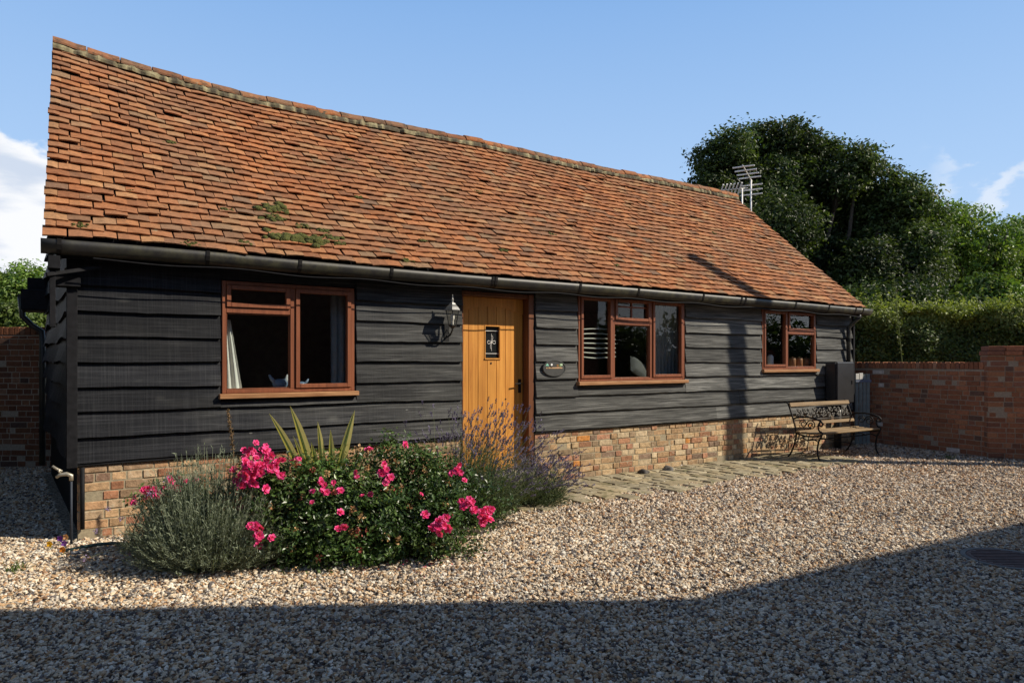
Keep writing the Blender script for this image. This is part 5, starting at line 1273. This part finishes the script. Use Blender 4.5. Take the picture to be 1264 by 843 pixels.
for (x, y) in ((80, 683), (100, 679), (120, 677), (140, 676), (165, 678), (190, 688), (215, 697)):
    p = gnd(x, y); pts.append((p[0], p[1], 0.028 + 0.01 * math.sin(x)))
mb = MB(); mb.tube(pts, 0.013, 8); tag(mb.build('garden_hose', m_simple('dark_green_hose', (0.02, 0.05, 0.045), 0.4), smooth=True), 'short dark green hose lying on the gravel at the left corner of the cottage', 'hose')
for (x, y, c, nm, lb) in ((62, 679, (0.80, 0.42, 0.01), 'pansy', 'small yellow flower on the gravel near the left corner of the cottage'), (75, 672, (0.17, 0.04, 0.36), 'pansy', 'small purple flower nearer the brick corner, farther of the two'), (80, 678, (0.20, 0.05, 0.40), 'pansy', 'small purple flower just above the end of the hose'), (78, 686, (0.62, 0.20, 0.02), 'pansy', 'small orange flower lying beside the end of the hose'), (82, 670, (0.70, 0.35, 0.18), 'pansy', 'small peach flower at the foot of the brick corner')):
    p = gnd(x, y); th = thing('pansy', lb, 'flower', (p[0], p[1], 0))
    mb = MB()
    for k in range(5):
        a = 2 * math.pi * k / 5; d = np.array((math.cos(a), -0.35, math.sin(a))); s = np.array((-math.sin(a), 0, math.cos(a)))
        mb.add([(0, 0, 0.05), tuple(np.array((0, 0, 0.05)) + d * 0.017 + s * 0.012), tuple(np.array((0, -.004, 0.05)) + d * 0.026), tuple(np.array((0, 0, 0.05)) + d * 0.017 - s * 0.012)], [(0, 1, 2, 3)], c)
    mb.build('petals', M_PETAL, th)
    mb = MB(); mb.tube([(0, 0.002, 0), (0.004, 0.004, 0.03), (0, 0.003, 0.05)], 0.0022, 5, (0.08, 0.14, 0.03)); leaves(mb, np.array([(0.01, 0, 0.02), (-0.012, 0, 0.015)]), unit(np.array([(0.2, -1, 1.0), (-.2, -1, 1.0)])), np.array([0.02, 0.02]), np.array([(0.06, 0.11, 0.02)] * 2)); mb.build('stem', M_LEAF, th)
def rock(x, y, r, label, col):
    p = gnd(x, y); bm = bmesh.new(); bmesh.ops.create_icosphere(bm, subdivisions=3, radius=1)
    for v in bm.verts:
        c = v.co; k = 1 + 0.16 * math.sin(3 * c.x + 2 * c.y + x) + 0.1 * math.sin(6 * c.z + 4 * c.y) + rng.normal(0, 0.02)
        v.co = Vector((c.x * r * 1.3 * k, c.y * r * k, max(c.z, -0.25) * r * 0.85 * k + r * 0.2))
    me = bpy.data.meshes.new('rock'); bm.to_mesh(me); bm.free(); me.materials.append(m_simple('flint_rock', col, 0.7, var=0.5, nscale=30, bump=0.5))
    for f in me.polygons: f.use_smooth = True
    o = bpy.data.objects.new('rock', me); COL.objects.link(o); o.location = (p[0], p[1], 0.02); tag(o, label, 'rock')
rock(795, 586, 0.055, 'dark knobbly flint on the paving against the plinth, nearer the door', (0.06, 0.052, 0.045))
rock(824, 583, 0.06, 'dark and pale knobbly flint on the paving against the plinth, farther from the door', (0.12, 0.11, 0.10))
def manhole():
    p = gnd(1243, 691); th = thing('manhole_cover', 'round rusty brown drain cover set in the shaded gravel at the right', 'drain cover', (p[0], p[1], 0))
    mb = MB(); mb.lathe([(0.25, -0.03), (0.25, 0.014), (0.24, 0.018), (0.03, 0.018)], 40)
    for k in range(-5, 6):
        l = math.sqrt(0.22 ** 2 - (k * 0.04) ** 2); mb.box(-l, l, k * 0.04 - 0.006, k * 0.04 + 0.006, 0.017, 0.022)
    mb.build('lid', m_simple('rusty_iron', (0.10, 0.055, 0.045), 0.7, 0.0, 0.4, 20), th)
    mb = MB(); mb.lathe([(0.255, -0.03), (0.255, 0.016), (0.29, 0.016), (0.29, -0.03)], 40); mb.build('frame', m_simple('concrete_ring', (0.16, 0.16, 0.15), 0.9), th)
manhole()
# little grass tufts in the yard
for (x, y, lb) in ((22, 706, 'tiny grass tuft growing in the gravel at the left edge'), (1172, 567, 'small weed tuft at the foot of the low brick wall')):
    p = gnd(x, y); mb = MB(); n = 60; b = np.concatenate([rng.normal(0, 0.035, (n, 2)), np.zeros((n, 1))], 1); t = b + np.concatenate([rng.normal(0, 0.03, (n, 2)), rng.uniform(0.03, 0.08, (n, 1))], 1)
    strips(mb, b, t, (b + t) / 2 + (0, 0, 0.01), np.full(n, 0.005), np.array([(0.09, 0.14, 0.03)]) * rng.uniform(0.6, 1.3, (n, 1)), 3); o = mb.build('grass_tuft', M_LAV); o.location = (p[0], p[1], 0); tag(o, lb, 'grass')

# ------------------------------------------------------------------ shadow casters behind the camera, and added sky blockers
def neighbour():
    H = 6.0; k = H / math.tan(SUN_EL); sh = sunh * k
    pa, pb, pc = np.array((-3.5, 3.95)) + sh, np.array((1.08, 4.17)) + sh, np.array((5.2, 6.5)) + sh
    th = thing('brick_house', 'two-storey brick house across the yard, behind the viewer', 'house', (pb[0], pb[1], 0))
    P = [pa - pb, np.array((0, 0)), pc - pb]; back = np.array((0.35, -0.94)) * 6
    Q = [P[0] + np.array((0, -6)), P[1] + back, P[2] + np.array((3.2, -5.2))]
    wl = m_simple('neighbour_brick', (0.22, 0.10, 0.06), 0.9, var=0.35, nscale=30); rf = m_simple('neighbour_tile', (0.25, 0.10, 0.06), 0.85)
    for a, b, c, d in ((P[0], P[1], Q[1], Q[0]), (P[1], P[2], Q[2], Q[1])):
        mb = MB(); V = [(q[0], q[1], z) for z in (0, H - 0.06) for q in (a, b, c, d)]
        mb.add(V, [(0, 3, 2, 1), (4, 5, 6, 7), (0, 1, 5, 4), (1, 2, 6, 5), (2, 3, 7, 6), (3, 0, 4, 7)]); mb.build('wall', wl, th, fixn=True)
        mb = MB(); r0, r1 = (a + d) / 2, (b + c) / 2
        V = [(*a, H), (*b, H), (*c, H), (*d, H), (*r0, H + 2.0), (*r1, H + 2.0), (*a, H - 0.06), (*b, H - 0.06), (*c, H - 0.06), (*d, H - 0.06)]
        mb.add(V, [(0, 1, 5, 4), (2, 3, 4, 5), (0, 4, 3), (1, 2, 5), (6, 9, 8, 7), (0, 6, 7, 1), (1, 7, 8, 2), (2, 8, 9, 3), (3, 9, 6, 0)]); mb.build('roof', rf, th, fixn=True)
        u = (b - a) / np.linalg.norm(b - a); nrm = np.array((-u[1], u[0]))
        for f in (0.25, 0.7):
            for z in (0.9, 3.4):
                m = a + (b - a) * f + nrm * 0.02; mb = MB(); M = Matrix.Translation((m[0], m[1], z)) @ Matrix.Rotation(math.atan2(u[1], u[0]), 4, 'Z')
                mb.box(-0.5, 0.5, -0.03, 0.03, 0, 1.2, None, M); w = mb.build('window', m_simple('white_window', (0.7, 0.7, 0.68), 0.5), th)
                mb = MB(); mb.box(-0.44, 0.44, 0.031, 0.036, 0.06, 1.14, None, M); mb.build('pane', m_simple('dark_pane', (0.02, 0.025, 0.03), 0.05, bump=0), w)
neighbour()
def pole():
    w = HW(FS(906, 0), 0); f = np.array(w[:2]) + sunh * 6.2
    th = thing('telegraph_pole', 'tall wooden telegraph pole standing beside the yard to the right', 'pole', (f[0], f[1], 0))
    tip_d = 6.2 + 0.62; H = 3.0 + tip_d * math.tan(SUN_EL)
    mb = MB(); mb.tube([(0, 0, -0.2), (0, 0, H * 0.5), (0, 0, H)], [0.165, 0.15, 0.13], 14); mb.build('post', M_BARK, th, smooth=True)
pole()
tree('broadleaf_tree', 'row tree east of the yard facing the cottage', 17, 1850, [(1800, 440, 90), (1900, 430, 90), (2000, 440, 90), (1700, 445, 80)], 350, 30, 0.3, 0.24, G_DARK, trunk_r=0.2)
def added_barn():  # added out of view to cut sky light on the foreground
    th = thing('added_timber_barn', 'long black timber barn added unseen behind the viewer to block sky light', 'barn', (-3, -6.5, 0), 0.08)
    mb = MB(); mb.box(-9, 7, -5, 0, 0, 4.2); mb.build('wall', M_BOARD, th)
    mb = MB(); mb.prism([(-0.4 - 5, 4.25), (-2.5, 7.6), (0.4, 4.25)], -9.3, 7.3); V = mb.v[0].copy(); mb.v[0] = np.stack([V[:, 1], V[:, 0], V[:, 2]], 1); mb.build('roof', m_simple('barn_tile', (0.20, 0.09, 0.055), 0.85), th, fixn=True)
    mb = MB(); mb.box(-2.2, 1.6, 0.005, 0.05, 0, 3.0); mb.build('door', m_simple('barn_door_wood', (0.05, 0.035, 0.025), 0.7), th)
added_barn()
def sky_screen():  # added out of view, keeps sky light off the left strip
    th = thing('added_tall_hedge', 'tall dark evergreen hedge added unseen left of the yard to block sky light', 'hedge', (-9.4, 4.2, 0)); mb = MB(); n = 9000
    Y = rng.uniform(-5.5, 4.9, n); Z = rng.uniform(0, 5.2, n); X = 0.9 + rng.normal(0, 0.12, n)
    leaves(mb, np.stack([X, Y, Z], 1), unit(rng.normal(0, 0.5, (n, 3)) + (1, 0, 0.5)), rng.uniform(0.12, 0.25, n), np.array([(0.03, 0.05, 0.015)]) * rng.uniform(0.6, 1.3, (n, 1)), 0.6); mb.build('foliage', M_LEAF, th)
    mb = MB(); mb.box(-0.9, 0.85, -5.5, 4.9, 0, 5.1); mb.build('dense_core', m_simple('screen_core', (0.012, 0.018, 0.007), 1.0, var=0.5), th)
sky_screen()
def litter():
    mb = MB(); n = 260; Z = np.sqrt(rng.uniform(8, 130, n)); X = rng.uniform(-0.8, 0.8, n) * Z; k = ~(((np.stack([X, Z], 1) - A) @ nv) > -0.05); X, Z = X[k], Z[k]; n = len(X)
    leaves(mb, np.stack([X, Z, np.full(n, 0.026)], 1), unit(rng.normal(0, 0.4, (n, 3)) + (0, 0, 1)), rng.uniform(0.018, 0.05, n), np.array([(0.17, 0.09, 0.035), (0.26, 0.16, 0.06), (0.10, 0.10, 0.035), (0.09, 0.055, 0.03)])[rng.integers(0, 4, n)], 0.55)
    struct(mb.build('fallen_leaves', M_LAV), 'stuff')
litter()
def far_trees():
    for i, (x, y, r, h) in enumerate(((26, 6, 2.2, 3.4), (27, 2, 2.4, 3.9), (27, -2, 2.4, 3.6), (26, -6, 2.4, 4.2), (27, 10, 2.4, 3.8))):
        th = thing('broadleaf_tree', ['round', 'tall', 'broad', 'tallest', 'leaning'][i] + ' distant tree on the sunny side beyond the yard', 'tree', (x, y, 0), 0, 'distant trees beyond the yard')
        mb = MB(); crown(mb, [(0, 0, h * 0.55, r * 0.8), (0.9, 0.8, h * 0.45, r * 0.7), (-0.5, -1.2, h * 0.45, r * 0.7)], 160, 30, 0.3, 0.3, np.array(G_DARK)); mb.build('crown', M_LEAF, th)
        mb = MB(); mb.tube([(0, 0, 0), (0.05, 0, h * 0.3), (0, 0, h * 0.6)], [0.2, 0.16, 0.08], 8); mb.build('trunk', M_BARK, th)
far_trees()
